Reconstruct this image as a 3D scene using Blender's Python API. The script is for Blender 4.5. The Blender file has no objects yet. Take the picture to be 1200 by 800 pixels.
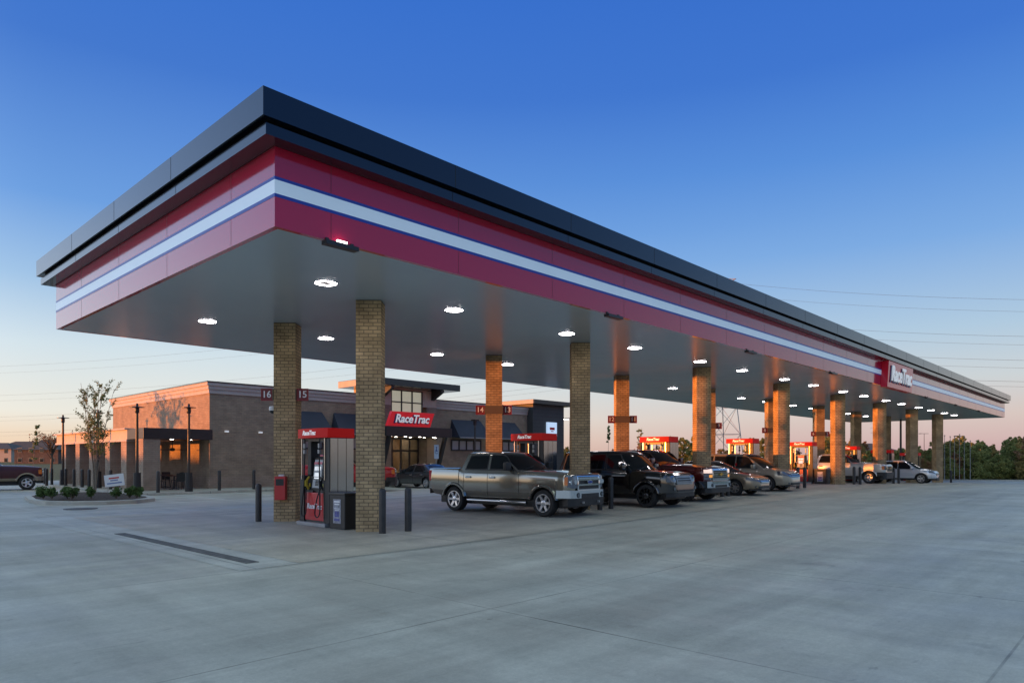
import bpy, bmesh, math, random
from mathutils import Vector, Matrix

# ------------------------------------------------------------------ camera, sky, sun, exposure
SC = bpy.context.scene
COL = SC.collection
R = math.radians
YAW = R(43.357)                       # the canopy's long axis lies this far right of the view direction
EYE = 1.75
FWD = Vector((math.cos(YAW), math.sin(YAW), 0))
RGT = Vector((math.sin(YAW), -math.cos(YAW), 0))
cam_d = bpy.data.cameras.new('camera')
cam = bpy.data.objects.new('camera', cam_d)
COL.objects.link(cam)
cam.location = (0, 0, EYE)
cam.rotation_euler = (R(90), 0, YAW - R(90))
cam_d.sensor_width = 36
cam_d.lens = 808.25 / 1200 * 36
cam_d.shift_y = (537.6 - 400) / 1200
cam_d.clip_end = 5000
SC.camera = cam

SUN_AZ = Vector((-0.866, 0.5, 0))   # towards the setting sun
SUN_EL = R(1.2)
sun_d = bpy.data.lights.new('sun', 'SUN')
sun = bpy.data.objects.new('sun', sun_d)
COL.objects.link(sun)
sun_d.energy = 5.0
sun_d.angle = R(0.5)
sun_d.color = (1.0, 0.29, 0.045)
sdir = Vector((SUN_AZ.x * math.cos(SUN_EL), SUN_AZ.y * math.cos(SUN_EL), math.sin(SUN_EL))).normalized()
sun.rotation_euler = (-sdir).to_track_quat('-Z', 'Y').to_euler()

def srgb(r, g, b):
    f = lambda c: (c / 255 / 12.92) if c / 255 <= .04045 else ((c / 255 + .055) / 1.055) ** 2.4
    return (f(r), f(g), f(b))

world = bpy.data.worlds.new('World')
SC.world = world
world.use_nodes = True
wn, wl = world.node_tree.nodes, world.node_tree.links
wn.clear()
w_out = wn.new('ShaderNodeOutputWorld')
w_bg = wn.new('ShaderNodeBackground')
w_bg.inputs['Strength'].default_value = 0.1
w_tc = wn.new('ShaderNodeTexCoord')
w_sep = wn.new('ShaderNodeSeparateXYZ')
wl.new(w_tc.outputs['Generated'], w_sep.inputs[0])
def ramp(stops):
    n = wn.new('ShaderNodeValToRGB')
    cr = n.color_ramp
    cr.interpolation = 'LINEAR'
    while len(cr.elements) < len(stops):
        cr.elements.new(0.5)
    for e, (p, c) in zip(cr.elements, stops):
        e.position = p
        e.color = (*c, 1)
    wl.new(w_sep.outputs['Z'], n.inputs[0])
    return n
west = ramp([(0.0, srgb(240, 205, 172)), (0.03, srgb(241, 220, 196)), (0.058, srgb(238, 236, 226)),
             (0.138, srgb(212, 228, 237)), (0.215, srgb(160, 196, 232)), (0.305, srgb(108, 160, 227)),
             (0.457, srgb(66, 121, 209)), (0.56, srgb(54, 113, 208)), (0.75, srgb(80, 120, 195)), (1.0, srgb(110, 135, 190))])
east = ramp([(0.0, srgb(196, 160, 163)), (0.025, srgb(212, 184, 182)), (0.055, srgb(216, 200, 195)),
             (0.10, srgb(204, 212, 217)), (0.16, srgb(176, 203, 226)), (0.266, srgb(123, 171, 229)),
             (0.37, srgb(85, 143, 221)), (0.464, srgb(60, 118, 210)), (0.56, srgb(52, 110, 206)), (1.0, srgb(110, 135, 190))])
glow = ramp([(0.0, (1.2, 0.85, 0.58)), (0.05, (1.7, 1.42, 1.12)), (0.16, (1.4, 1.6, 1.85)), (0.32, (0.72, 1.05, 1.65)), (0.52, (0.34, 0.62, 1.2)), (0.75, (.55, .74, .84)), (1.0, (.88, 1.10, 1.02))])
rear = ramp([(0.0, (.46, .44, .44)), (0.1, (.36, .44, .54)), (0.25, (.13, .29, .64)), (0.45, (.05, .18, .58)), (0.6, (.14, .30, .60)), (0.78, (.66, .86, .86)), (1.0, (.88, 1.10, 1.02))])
def wmath(op, a, b=None, c=None):
    n = wn.new('ShaderNodeMath')
    n.operation = op
    for i, v in enumerate((a, b, c)):
        if v is None: continue
        if isinstance(v, (int, float)): n.inputs[i].default_value = v
        else: wl.new(v, n.inputs[i])
    return n.outputs[0]
def wdot(v):
    n = wn.new('ShaderNodeVectorMath')
    n.operation = 'DOT_PRODUCT'
    wl.new(w_tc.outputs['Generated'], n.inputs[0])
    n.inputs[1].default_value = v
    return n.outputs['Value']
def wmap(v, a, b):
    n = wn.new('ShaderNodeMapRange')
    n.interpolation_type = 'SMOOTHSTEP'
    wl.new(v, n.inputs[0])
    n.inputs[1].default_value = a
    n.inputs[2].default_value = b
    return n.outputs[0]
def wmix(f, a, b):
    n = wn.new('ShaderNodeMix')
    n.data_type = 'RGBA'
    wl.new(f, n.inputs[0])
    wl.new(a, n.inputs[6])
    wl.new(b, n.inputs[7])
    return n.outputs[2]
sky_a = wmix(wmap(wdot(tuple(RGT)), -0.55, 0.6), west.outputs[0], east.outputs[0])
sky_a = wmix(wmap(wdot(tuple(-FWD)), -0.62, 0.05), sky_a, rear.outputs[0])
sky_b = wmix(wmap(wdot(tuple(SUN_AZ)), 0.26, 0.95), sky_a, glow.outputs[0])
nis = wn.new('ShaderNodeTexSky')
nis.sky_type = 'NISHITA'
nis.sun_disc = False
nis.sun_elevation = SUN_EL
nis.sun_rotation = math.atan2(SUN_AZ.x, SUN_AZ.y)
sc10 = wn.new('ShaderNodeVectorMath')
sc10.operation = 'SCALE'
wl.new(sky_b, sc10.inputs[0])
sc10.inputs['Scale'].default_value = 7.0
nis_s = wn.new('ShaderNodeVectorMath')
nis_s.operation = 'SCALE'
wl.new(nis.outputs[0], nis_s.inputs[0])
nis_s.inputs['Scale'].default_value = 0.12
w_add = wn.new('ShaderNodeVectorMath')
w_add.operation = 'ADD'
wl.new(sc10.outputs[0], w_add.inputs[0])
wl.new(nis_s.outputs[0], w_add.inputs[1])
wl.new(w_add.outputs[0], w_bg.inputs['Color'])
wl.new(w_bg.outputs[0], w_out.inputs[0])

SC.view_settings.view_transform = 'Standard'
SC.view_settings.look = 'None'
SC.view_settings.exposure = 0.45
SC.view_settings.gamma = 1.0
SC.view_settings.use_curve_mapping = False
SC.render.engine = 'CYCLES'
SC.cycles.use_denoising = True
SC.cycles.max_bounces = 8
SC.cycles.transparent_max_bounces = 12
SC.cycles.caustics_reflective = False
SC.cycles.caustics_refractive = False
SC.cycles.sample_clamp_indirect = 6

# ------------------------------------------------------------------ materials
MATS = {}
def mat(name, base, rough=0.6, metal=0.0, spec=0.5, coat=0.0, var=0.0, vscale=3.0, bump=0.0, bscale=40.0, emit=None, estr=0.0, coord='Object', stretch=None, rvar=0.0):
    if name in MATS: return MATS[name]
    m = bpy.data.materials.new(name)
    m.use_nodes = True
    nt = m.node_tree
    p = nt.nodes['Principled BSDF']
    p.inputs['Base Color'].default_value = (*base, 1)
    p.inputs['Roughness'].default_value = rough
    p.inputs['Metallic'].default_value = metal
    p.inputs['Specular IOR Level'].default_value = spec
    p.inputs['Coat Weight'].default_value = coat
    p.inputs['Coat Roughness'].default_value = 0.03
    if emit:
        p.inputs['Emission Color'].default_value = (*emit, 1)
        p.inputs['Emission Strength'].default_value = estr
    tc = None
    if var or bump or rvar:
        tc = nt.nodes.new('ShaderNodeTexCoord')
        vec = tc.outputs[coord]
        if stretch:
            mp = nt.nodes.new('ShaderNodeMapping')
            mp.inputs['Scale'].default_value = stretch
            nt.links.new(vec, mp.inputs[0])
            vec = mp.outputs[0]
    if var or rvar:
        nz = nt.nodes.new('ShaderNodeTexNoise')
        nz.inputs['Scale'].default_value = vscale
        nz.inputs['Detail'].default_value = 5
        nt.links.new(vec, nz.inputs[0])
    if var:
        rp = nt.nodes.new('ShaderNodeValToRGB')
        rp.color_ramp.elements[0].position = 0.3
        rp.color_ramp.elements[1].position = 0.7
        rp.color_ramp.elements[0].color = (*[c * (1 - var) for c in base], 1)
        rp.color_ramp.elements[1].color = (*[min(1, c * (1 + var)) for c in base], 1)
        nt.links.new(nz.outputs[0], rp.inputs[0])
        nt.links.new(rp.outputs[0], p.inputs['Base Color'])
    if rvar:
        mr = nt.nodes.new('ShaderNodeMapRange')
        mr.inputs[3].default_value = max(0.02, rough - rvar)
        mr.inputs[4].default_value = rough + rvar
        nt.links.new(nz.outputs[0], mr.inputs[0])
        nt.links.new(mr.outputs[0], p.inputs['Roughness'])
    if bump:
        nb = nt.nodes.new('ShaderNodeTexNoise')
        nb.inputs['Scale'].default_value = bscale
        nb.inputs['Detail'].default_value = 3
        nt.links.new(vec, nb.inputs[0])
        bp = nt.nodes.new('ShaderNodeBump')
        bp.inputs['Strength'].default_value = bump
        bp.inputs['Distance'].default_value = 0.02
        nt.links.new(nb.outputs[0], bp.inputs['Height'])
        nt.links.new(bp.outputs[0], p.inputs['Normal'])
    MATS[name] = m
    return m

def brick_mat(name, c1, c2, mortar, bw=0.25, bh=0.085, ms=0.012, stain=0.25):
    m = bpy.data.materials.new(name)
    m.use_nodes = True
    nt = m.node_tree
    N, L = nt.nodes, nt.links
    p = N['Principled BSDF']
    p.inputs['Roughness'].default_value = 0.85
    p.inputs['Specular IOR Level'].default_value = 0.25
    uv = N.new('ShaderNodeTexCoord')
    b = N.new('ShaderNodeTexBrick')
    b.inputs['Color1'].default_value = (*c1, 1)
    b.inputs['Color2'].default_value = (*c2, 1)
    b.inputs['Mortar'].default_value = (*mortar, 1)
    b.inputs['Scale'].default_value = 1.0
    b.inputs['Mortar Size'].default_value = ms
    b.inputs['Mortar Smooth'].default_value = 0.3
    b.inputs['Brick Width'].default_value = bw
    b.inputs['Row Height'].default_value = bh
    L.new(uv.outputs['UV'], b.inputs['Vector'])
    nz = N.new('ShaderNodeTexNoise')
    nz.inputs['Scale'].default_value = 1.6
    nz.inputs['Detail'].default_value = 6
    L.new(uv.outputs['UV'], nz.inputs[0])
    mr = N.new('ShaderNodeMapRange')
    mr.inputs[1].default_value = 0.3
    mr.inputs[2].default_value = 0.7
    mr.inputs[3].default_value = 1 - stain
    mr.inputs[4].default_value = 1 + stain
    L.new(nz.outputs[0], mr.inputs[0])
    nf = N.new('ShaderNodeTexNoise')
    nf.inputs['Scale'].default_value = 60
    L.new(uv.outputs['UV'], nf.inputs[0])
    mf = N.new('ShaderNodeMapRange')
    mf.inputs[3].default_value = 0.8
    mf.inputs[4].default_value = 1.2
    L.new(nf.outputs[0], mf.inputs[0])
    mm = N.new('ShaderNodeMath')
    mm.operation = 'MULTIPLY'
    L.new(mr.outputs[0], mm.inputs[0])
    L.new(mf.outputs[0], mm.inputs[1])
    mx = N.new('ShaderNodeVectorMath')
    mx.operation = 'SCALE'
    L.new(b.outputs['Color'], mx.inputs[0])
    L.new(mm.outputs[0], mx.inputs['Scale'])
    L.new(mx.outputs[0], p.inputs['Base Color'])
    bp = N.new('ShaderNodeBump')
    bp.inputs['Strength'].default_value = 0.7
    bp.inputs['Distance'].default_value = 0.012
    bp.invert = True
    L.new(b.outputs['Fac'], bp.inputs['Height'])
    L.new(bp.outputs[0], p.inputs['Normal'])
    MATS[name] = m
    return m

def glass_mat(name, tint=(0.02, 0.022, 0.025), trans=0.0, rough=0.02):
    m = bpy.data.materials.new(name)
    m.use_nodes = True
    nt = m.node_tree
    p = nt.nodes['Principled BSDF']
    p.inputs['Base Color'].default_value = (*tint, 1)
    p.inputs['Roughness'].default_value = rough
    p.inputs['Specular IOR Level'].default_value = 0.6
    if trans:
        tr = nt.nodes.new('ShaderNodeBsdfTransparent')
        tr.inputs[0].default_value = (0.85, 0.87, 0.86, 1)
        mx = nt.nodes.new('ShaderNodeMixShader')
        mx.inputs[0].default_value = trans
        nt.links.new(p.outputs[0], mx.inputs[1])
        nt.links.new(tr.outputs[0], mx.inputs[2])
        nt.links.new(mx.outputs[0], nt.nodes['Material Output'].inputs[0])
    MATS[name] = m
    return m

def paint(name, c, metal=0.55, rough=0.28, coat=1.0):
    return mat(name, c, rough=rough, metal=metal, coat=coat)

M_COLBRICK = brick_mat('column_brick', (0.57, 0.40, 0.22), (0.42, 0.29, 0.155), (0.23, 0.17, 0.105), bw=0.22, bh=0.088, ms=0.012, stain=.32)
M_STORE = brick_mat('store_brick', (0.37, 0.28, 0.20), (0.30, 0.225, 0.165), (0.25, 0.20, 0.155), bw=0.3, bh=0.10, ms=0.01, stain=0.15)
M_PATIO = brick_mat('patio_brick', (0.40, 0.30, 0.23), (0.34, 0.25, 0.19), (0.27, 0.21, 0.17), bw=0.3, bh=0.10, ms=0.01, stain=0.15)
M_FARBRICK = brick_mat('far_brick', (0.20, 0.13, 0.10), (0.16, 0.11, 0.09), (0.16, 0.13, 0.11))
M_RED = mat('red_panel', (0.56, 0.006, 0.045), rough=0.12, spec=0.6, coat=0.5, rvar=0.05, vscale=0.6, bump=.012, bscale=.9)
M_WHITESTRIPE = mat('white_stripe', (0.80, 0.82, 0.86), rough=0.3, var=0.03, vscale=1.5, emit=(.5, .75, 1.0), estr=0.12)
M_BLUESTRIPE = mat('blue_stripe', (0.025, 0.06, 0.38), rough=0.3)
M_CHAR = mat('charcoal_panel', (0.003, 0.0055, 0.012), rough=0.16, spec=0.6, coat=0.25, rvar=0.05, vscale=0.5)
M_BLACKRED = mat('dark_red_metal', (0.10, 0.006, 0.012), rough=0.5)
M_SEAM = mat('panel_seam', (0.01, 0.01, 0.012), rough=0.7)
M_CONC = None
M_STEEL = mat('brushed_steel', (0.46, 0.41, 0.37), rough=0.15, metal=1.0, rvar=.05, vscale=2)
M_CHROME = mat('chrome', (0.62, 0.64, 0.67), rough=0.06, metal=1.0)
M_RIM = mat('alloy_rim', (0.62, 0.63, 0.65), rough=0.32, metal=.9)
M_DARKRIM = mat('dark_alloy_rim', (0.16, 0.16, 0.17), rough=0.25, metal=1.0)
M_RUBBER = mat('rubber', (0.018, 0.018, 0.019), rough=0.75, bump=0.3, bscale=60)
M_BLACKPL = mat('black_plastic', (0.02, 0.02, 0.021), rough=0.5, bump=0.1, bscale=200)
M_BLACKMET = mat('black_metal', (0.022, 0.022, 0.024), rough=0.38, var=0.2, vscale=8)
M_BOLLARD = mat('bollard_paint', (0.036, 0.034, 0.034), rough=0.42, var=0.25, vscale=4, bump=0.08, bscale=60)
M_SIGNRED = mat('sign_red', (0.55, 0.014, 0.022), rough=0.3, emit=(0.8, 0.02, 0.03), estr=0.2)
M_DISPRED = mat('dispenser_red', (0.56, 0.012, 0.02), rough=0.28, coat=0.4)
M_VALANCE = mat('valance_red', (0.40, 0.009, 0.010), rough=0.5, spec=.2, emit=(.9, .02, .015), estr=.10)
M_WHITE = mat('white_paint', (0.78, 0.78, 0.78), rough=0.4)
M_LETTER = mat('white_letters', (0.85, 0.85, 0.85), rough=0.35, emit=(1, 1, 1), estr=0.16)
M_LETTERP = mat('painted_white_letters', (0.8, 0.8, 0.82), rough=0.4)
M_NAVY = mat('navy_blue', (0.012, 0.016, 0.10), rough=0.4)
M_AWN = mat('awning_fabric', (0.034, 0.042, 0.066), rough=0.8, bump=0.15, bscale=120, var=0.08)
M_CREAM = mat('cream_stucco', (0.55, 0.46, 0.36), rough=0.85, bump=0.2, bscale=60, var=0.06)
M_CORN = mat('cornice_stucco', (0.50, 0.44, 0.40), rough=0.85, bump=0.15, bscale=50, var=0.06)
M_TOWER = mat('dark_siding', (0.052, 0.052, 0.052), rough=0.55, var=0.1)
M_DGLASS = glass_mat('dark_glass')
M_CGLASS = glass_mat('car_glass', (0.008, 0.009, 0.011), trans=0.12, rough=0.02)
M_SGLASS = glass_mat('shop_glass', (0.03, 0.03, 0.03), trans=0.75)
M_FROST = mat('frosted_pane', (0.35, 0.37, 0.42), rough=0.2)
M_LITPANE = mat('lit_pane', (0.3, 0.3, 0.25), rough=0.15, emit=(0.75, 0.72, 0.55), estr=0.28, var=0.1)
M_LED = mat('led_lamp', (0.9, 0.9, 0.9), emit=(1.0, 0.93, 0.95), estr=24)
M_LEDSOFT = mat('small_lamp', (0.9, 0.9, 0.9), emit=(1.0, 0.9, 0.78), estr=9)
M_WARMWALL = mat('warm_interior', (0.5, 0.32, 0.18), rough=0.8, var=0.3, vscale=2)
M_TANPIER = mat('tan_pier', (0.34, 0.235, 0.14), rough=0.85, var=0.1)
M_HEAD = mat('headlight_lens', (0.15, 0.17, 0.21), rough=0.08, metal=0.6, coat=1.0)
M_HEADLIT = mat('lit_lamp', (0.9, 0.7, 0.6), rough=0.1, emit=(1.0, 0.72, 0.6), estr=.6)
M_AMBER = mat('amber_lens', (0.75, 0.2, 0.04), rough=0.1, coat=1.0)
M_AMBERLIT = mat('amber_lit', (0.8, 0.3, 0.05), rough=0.1, emit=(1.0, 0.4, 0.08), estr=.5)
M_TAIL = mat('tail_lens', (0.5, 0.012, 0.02), rough=0.08, coat=1.0)
M_TAILLIT = mat('tail_lit', (0.6, 0.02, 0.03), rough=0.1, emit=(1.0, 0.05, 0.06), estr=1.3)
M_MULCH = mat('mulch', (0.05, 0.032, 0.022), rough=0.95, var=0.5, vscale=14, bump=1.0, bscale=30)
M_KERB = mat('kerb_concrete', (0.42, 0.40, 0.36), rough=0.85, var=0.12, vscale=2, bump=0.2, bscale=50)
M_BARK = mat('bark', (0.12, 0.09, 0.065), rough=0.9, var=0.3, vscale=10)
M_BIRCH = mat('young_bark', (0.24, 0.19, 0.14), rough=0.85, var=0.3, vscale=14)
M_WIRE = mat('cable', (0.05, 0.05, 0.055), rough=0.6)
M_GALV = mat('galvanised_steel', (0.32, 0.33, 0.34), rough=0.5, metal=0.4, var=0.1)
M_ROOFSH = mat('roof_shingles', (0.075, 0.07, 0.072), rough=0.9, var=0.2, vscale=6)
M_SIDING = mat('pale_siding', (0.46, 0.40, 0.33), rough=0.8, var=0.06)

def leaf_mat(name, a, b, c):
    m = bpy.data.materials.new(name)
    m.use_nodes = True
    nt = m.node_tree
    p = nt.nodes['Principled BSDF']
    p.inputs['Roughness'].default_value = 0.7
    p.inputs['Specular IOR Level'].default_value = 0.2
    tc = nt.nodes.new('ShaderNodeTexCoord')
    oi = nt.nodes.new('ShaderNodeObjectInfo')
    nz = nt.nodes.new('ShaderNodeTexNoise')
    nz.noise_dimensions = '4D'
    nz.inputs['Scale'].default_value = 0.55
    nz.inputs['Detail'].default_value = 6
    nz.inputs['Roughness'].default_value = 0.7
    mw = nt.nodes.new('ShaderNodeMath')
    mw.operation = 'MULTIPLY'
    mw.inputs[1].default_value = 30
    nt.links.new(oi.outputs['Random'], mw.inputs[0])
    nt.links.new(mw.outputs[0], nz.inputs['W'])
    nt.links.new(tc.outputs['Object'], nz.inputs['Vector'])
    rp = nt.nodes.new('ShaderNodeValToRGB')
    cr = rp.color_ramp
    cr.elements[0].position, cr.elements[0].color = 0.32, (*a, 1)
    cr.elements[1].position, cr.elements[1].color = 0.68, (*c, 1)
    e = cr.elements.new(0.5)
    e.color = (*b, 1)
    nt.links.new(nz.outputs[0], rp.inputs[0])
    nt.links.new(rp.outputs[0], p.inputs['Base Color'])
    tl = nt.nodes.new('ShaderNodeBsdfTranslucent')
    nt.links.new(rp.outputs[0], tl.inputs[0])
    mx = nt.nodes.new('ShaderNodeMixShader')
    mx.inputs[0].default_value = 0.3
    nt.links.new(p.outputs[0], mx.inputs[1])
    nt.links.new(tl.outputs[0], mx.inputs[2])
    nt.links.new(mx.outputs[0], nt.nodes['Material Output'].inputs[0])
    MATS[name] = m
    return m
M_LEAF = leaf_mat('leaves_green', (0.130, 0.154, 0.055), (0.227, 0.247, 0.087), (0.374, 0.333, 0.111))
M_LEAFY = leaf_mat('leaves_turning', (0.175, 0.150, 0.055), (0.291, 0.227, 0.083), (0.437, 0.287, 0.099))
M_LEAFR = leaf_mat('leaves_russet', (0.189, 0.120, 0.066), (0.306, 0.179, 0.094), (0.408, 0.227, 0.122))
M_LEAFS = leaf_mat('leaves_sapling', (0.11, 0.15, 0.055), (0.17, 0.21, 0.08), (0.25, 0.26, 0.10))
M_SHRUB = leaf_mat('shrub_leaves', (0.05, 0.09, 0.03), (0.085, 0.14, 0.045), (0.14, 0.20, 0.07))

# ------------------------------------------------------------------ mesh helpers
class MB:
    """collects shapes into one bmesh; build() links it as one object"""
    def __init__(s):
        s.bm = bmesh.new()
        s.mi = 0
    def _f(s, vs):
        try:
            f = s.bm.faces.new(vs)
            f.material_index = s.mi
            return f
        except ValueError:
            return None
    def poly(s, pts):
        return s._f([s.bm.verts.new(p) for p in pts])
    def hexa(s, lo, hi):
        a = [s.bm.verts.new(p) for p in lo]
        b = [s.bm.verts.new(p) for p in hi]
        n = len(a)
        s._f(a[::-1]); s._f(b)
        for i in range(n):
            j = (i + 1) % n
            s._f([a[i], a[j], b[j], b[i]])
    def box(s, x0, y0, z0, x1, y1, z1):
        s.hexa([(x0, y0, z0), (x1, y0, z0), (x1, y1, z0), (x0, y1, z0)], [(x0, y0, z1), (x1, y0, z1), (x1, y1, z1), (x0, y1, z1)])
    def obox(s, c, size, rz=0.0, mtx=None):
        m = mtx or Matrix.Rotation(rz, 3, 'Z')
        c = Vector(c)
        h = [v / 2 for v in size]
        P = lambda x, y, z: c + m @ Vector((x * h[0], y * h[1], z * h[2]))
        s.hexa([P(-1, -1, -1), P(1, -1, -1), P(1, 1, -1), P(-1, 1, -1)], [P(-1, -1, 1), P(1, -1, 1), P(1, 1, 1), P(-1, 1, 1)])
    def prism(s, pts, ext):
        ext = Vector(ext)
        pts = [Vector(p) for p in pts]
        nrm = Vector((0, 0, 0))
        for i in range(len(pts)):
            nrm += (pts[i] - pts[0]).cross(pts[(i + 1) % len(pts)] - pts[0])
        if nrm.dot(ext) < 0:
            pts = pts[::-1]
        s.hexa(pts, [p + ext for p in pts])
    def cyl(s, p0, p1, r0, r1=None, n=12, caps=True):
        r1 = r0 if r1 is None else r1
        p0, p1 = Vector(p0), Vector(p1)
        d = (p1 - p0).normalized()
        u = d.orthogonal().normalized()
        v = d.cross(u)
        A, B = [], []
        for i in range(n):
            t = 2 * math.pi * i / n
            o = u * math.cos(t) + v * math.sin(t)
            A.append(s.bm.verts.new(p0 + o * r0))
            B.append(s.bm.verts.new(p1 + o * r1))
        for i in range(n):
            j = (i + 1) % n
            s._f([A[i], A[j], B[j], B[i]])
        if caps:
            s._f(A[::-1]); s._f(B)
    def tube(s, pts, r, n=6, taper=None):
        pts = [Vector(p) for p in pts]
        rings = []
        up = Vector((0.13, 0.27, 0.95))
        for k, p in enumerate(pts):
            d = (pts[min(k + 1, len(pts) - 1)] - pts[max(k - 1, 0)])
            d = d.normalized() if d.length > 1e-6 else Vector((0, 0, 1))
            u = d.cross(up)
            if u.length < 0.05: u = d.orthogonal()
            u.normalize()
            v = d.cross(u)
            rr = r if taper is None else r + (taper - r) * k / (len(pts) - 1)
            rings.append([s.bm.verts.new(p + (u * math.cos(2 * math.pi * i / n) + v * math.sin(2 * math.pi * i / n)) * rr) for i in range(n)])
        for a, b in zip(rings, rings[1:]):
            for i in range(n):
                j = (i + 1) % n
                s._f([a[i], a[j], b[j], b[i]])
        s._f(rings[0][::-1]); s._f(rings[-1])
    def lathe(s, prof, axis='Z', c=(0, 0, 0), n=24, closed=False):
        """prof: (radius, height) along the axis"""
        c = Vector(c)
        rings = []
        for (r, h) in prof:
            ring = []
            for i in range(n):
                t = 2 * math.pi * i / n
                a, b = r * math.cos(t), r * math.sin(t)
                p = {'Z': (a, b, h), 'Y': (b, h, a), 'X': (h, a, b)}[axis]
                ring.append(s.bm.verts.new(c + Vector(p)))
            rings.append(ring)
        pairs = list(zip(rings, rings[1:]))
        if closed: pairs.append((rings[-1], rings[0]))
        for a, b in pairs:
            for i in range(n):
                j = (i + 1) % n
                s._f([a[i], a[j], b[j], b[i]])
        if not closed:
            s._f(rings[0][::-1]); s._f(rings[-1])
    def build(s, name, mats, parent=None, smooth=0, bevel=0, loc=None, bev_seg=2, recalc=True, uv=True):
        bm = s.bm
        if recalc: bmesh.ops.recalc_face_normals(bm, faces=bm.faces[:])
        if bevel:
            bmesh.ops.bevel(bm, geom=bm.edges[:], offset=bevel, segments=bev_seg, affect='EDGES', profile=0.6, clamp_overlap=True)
        if uv:
            lay = bm.loops.layers.uv.new('UVMap')
            bm.normal_update()
            for f in bm.faces:
                nx, ny, nz = f.normal
                if abs(nz) < 0.75:
                    l = math.hypot(nx, ny) or 1
                    tx, ty = -ny / l, nx / l
                    for lp in f.loops:
                        co = lp.vert.co
                        lp[lay].uv = (co.x * tx + co.y * ty, co.z)
                else:
                    for lp in f.loops:
                        lp[lay].uv = (lp.vert.co.x, lp.vert.co.y)
        me = bpy.data.meshes.new(name)
        bm.to_mesh(me)
        bm.free()
        return link(name, me, mats, parent, smooth, loc)

def link(name, me, mats, parent=None, smooth=0, loc=None):
    if not isinstance(mats, (list, tuple)): mats = [mats]
    if not me.materials:
        for m in mats: me.materials.append(m)
    if smooth:
        me.polygons.foreach_set('use_smooth', [True] * len(me.polygons))
        me.set_sharp_from_angle(angle=R(smooth))
    o = bpy.data.objects.new(name, me)
    COL.objects.link(o)
    if parent: o.parent = parent
    if loc: o.location = loc
    return o

def tag(o, label=None, cat=None, group=None, kind=None):
    if label: o['label'] = label
    if cat: o['category'] = cat
    if group: o['group'] = group
    if kind: o['kind'] = kind
    return o
def empty(name, loc=(0, 0, 0), rz=0.0, parent=None):
    o = bpy.data.objects.new(name, None)
    o.empty_display_size = 0.2
    COL.objects.link(o)
    o.location = loc
    o.rotation_euler = (0, 0, rz)
    if parent: o.parent = parent
    return o
def copy_tree(o, parent=None):
    c = o.copy()
    COL.objects.link(c)
    if parent: c.parent = parent
    for ch in o.children:
        copy_tree(ch, c)
    return c

TEXTS = {}
def text_mesh(body, size, extrude, shear=0.0, bold=0.0):
    key = (body, size, extrude, shear, bold)
    if key in TEXTS: return TEXTS[key]
    cu = bpy.data.curves.new('lettering', 'FONT')
    cu.body = body
    cu.size = size
    cu.extrude = extrude
    cu.shear = shear
    cu.offset = bold
    cu.align_x = 'CENTER'
    cu.align_y = 'CENTER'
    cu.resolution_u = 4
    o = bpy.data.objects.new('lettering', cu)
    COL.objects.link(o)
    dg = bpy.context.evaluated_depsgraph_get()
    me = bpy.data.meshes.new_from_object(o.evaluated_get(dg))
    bpy.data.objects.remove(o)
    TEXTS[key] = me
    return me
def text(body, size, material, parent, origin, right, up, extrude=0.01, shear=0.0, bold=0.0, sx=1.0, name='lettering'):
    me = text_mesh(body, size, extrude, shear, bold).copy()
    right, up = Vector(right).normalized(), Vector(up).normalized()
    n = right.cross(up)
    m = Matrix((right * sx, up, n)).transposed()
    for v in me.vertices:
        v.co = m @ v.co + Vector(origin)
    me.materials.clear()
    return link(name, me, material, parent)

rnd = random.Random(7)
def sstep(t):
    t = max(0.0, min(1.0, t))
    return t * t * (3 - 2 * t)

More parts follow.
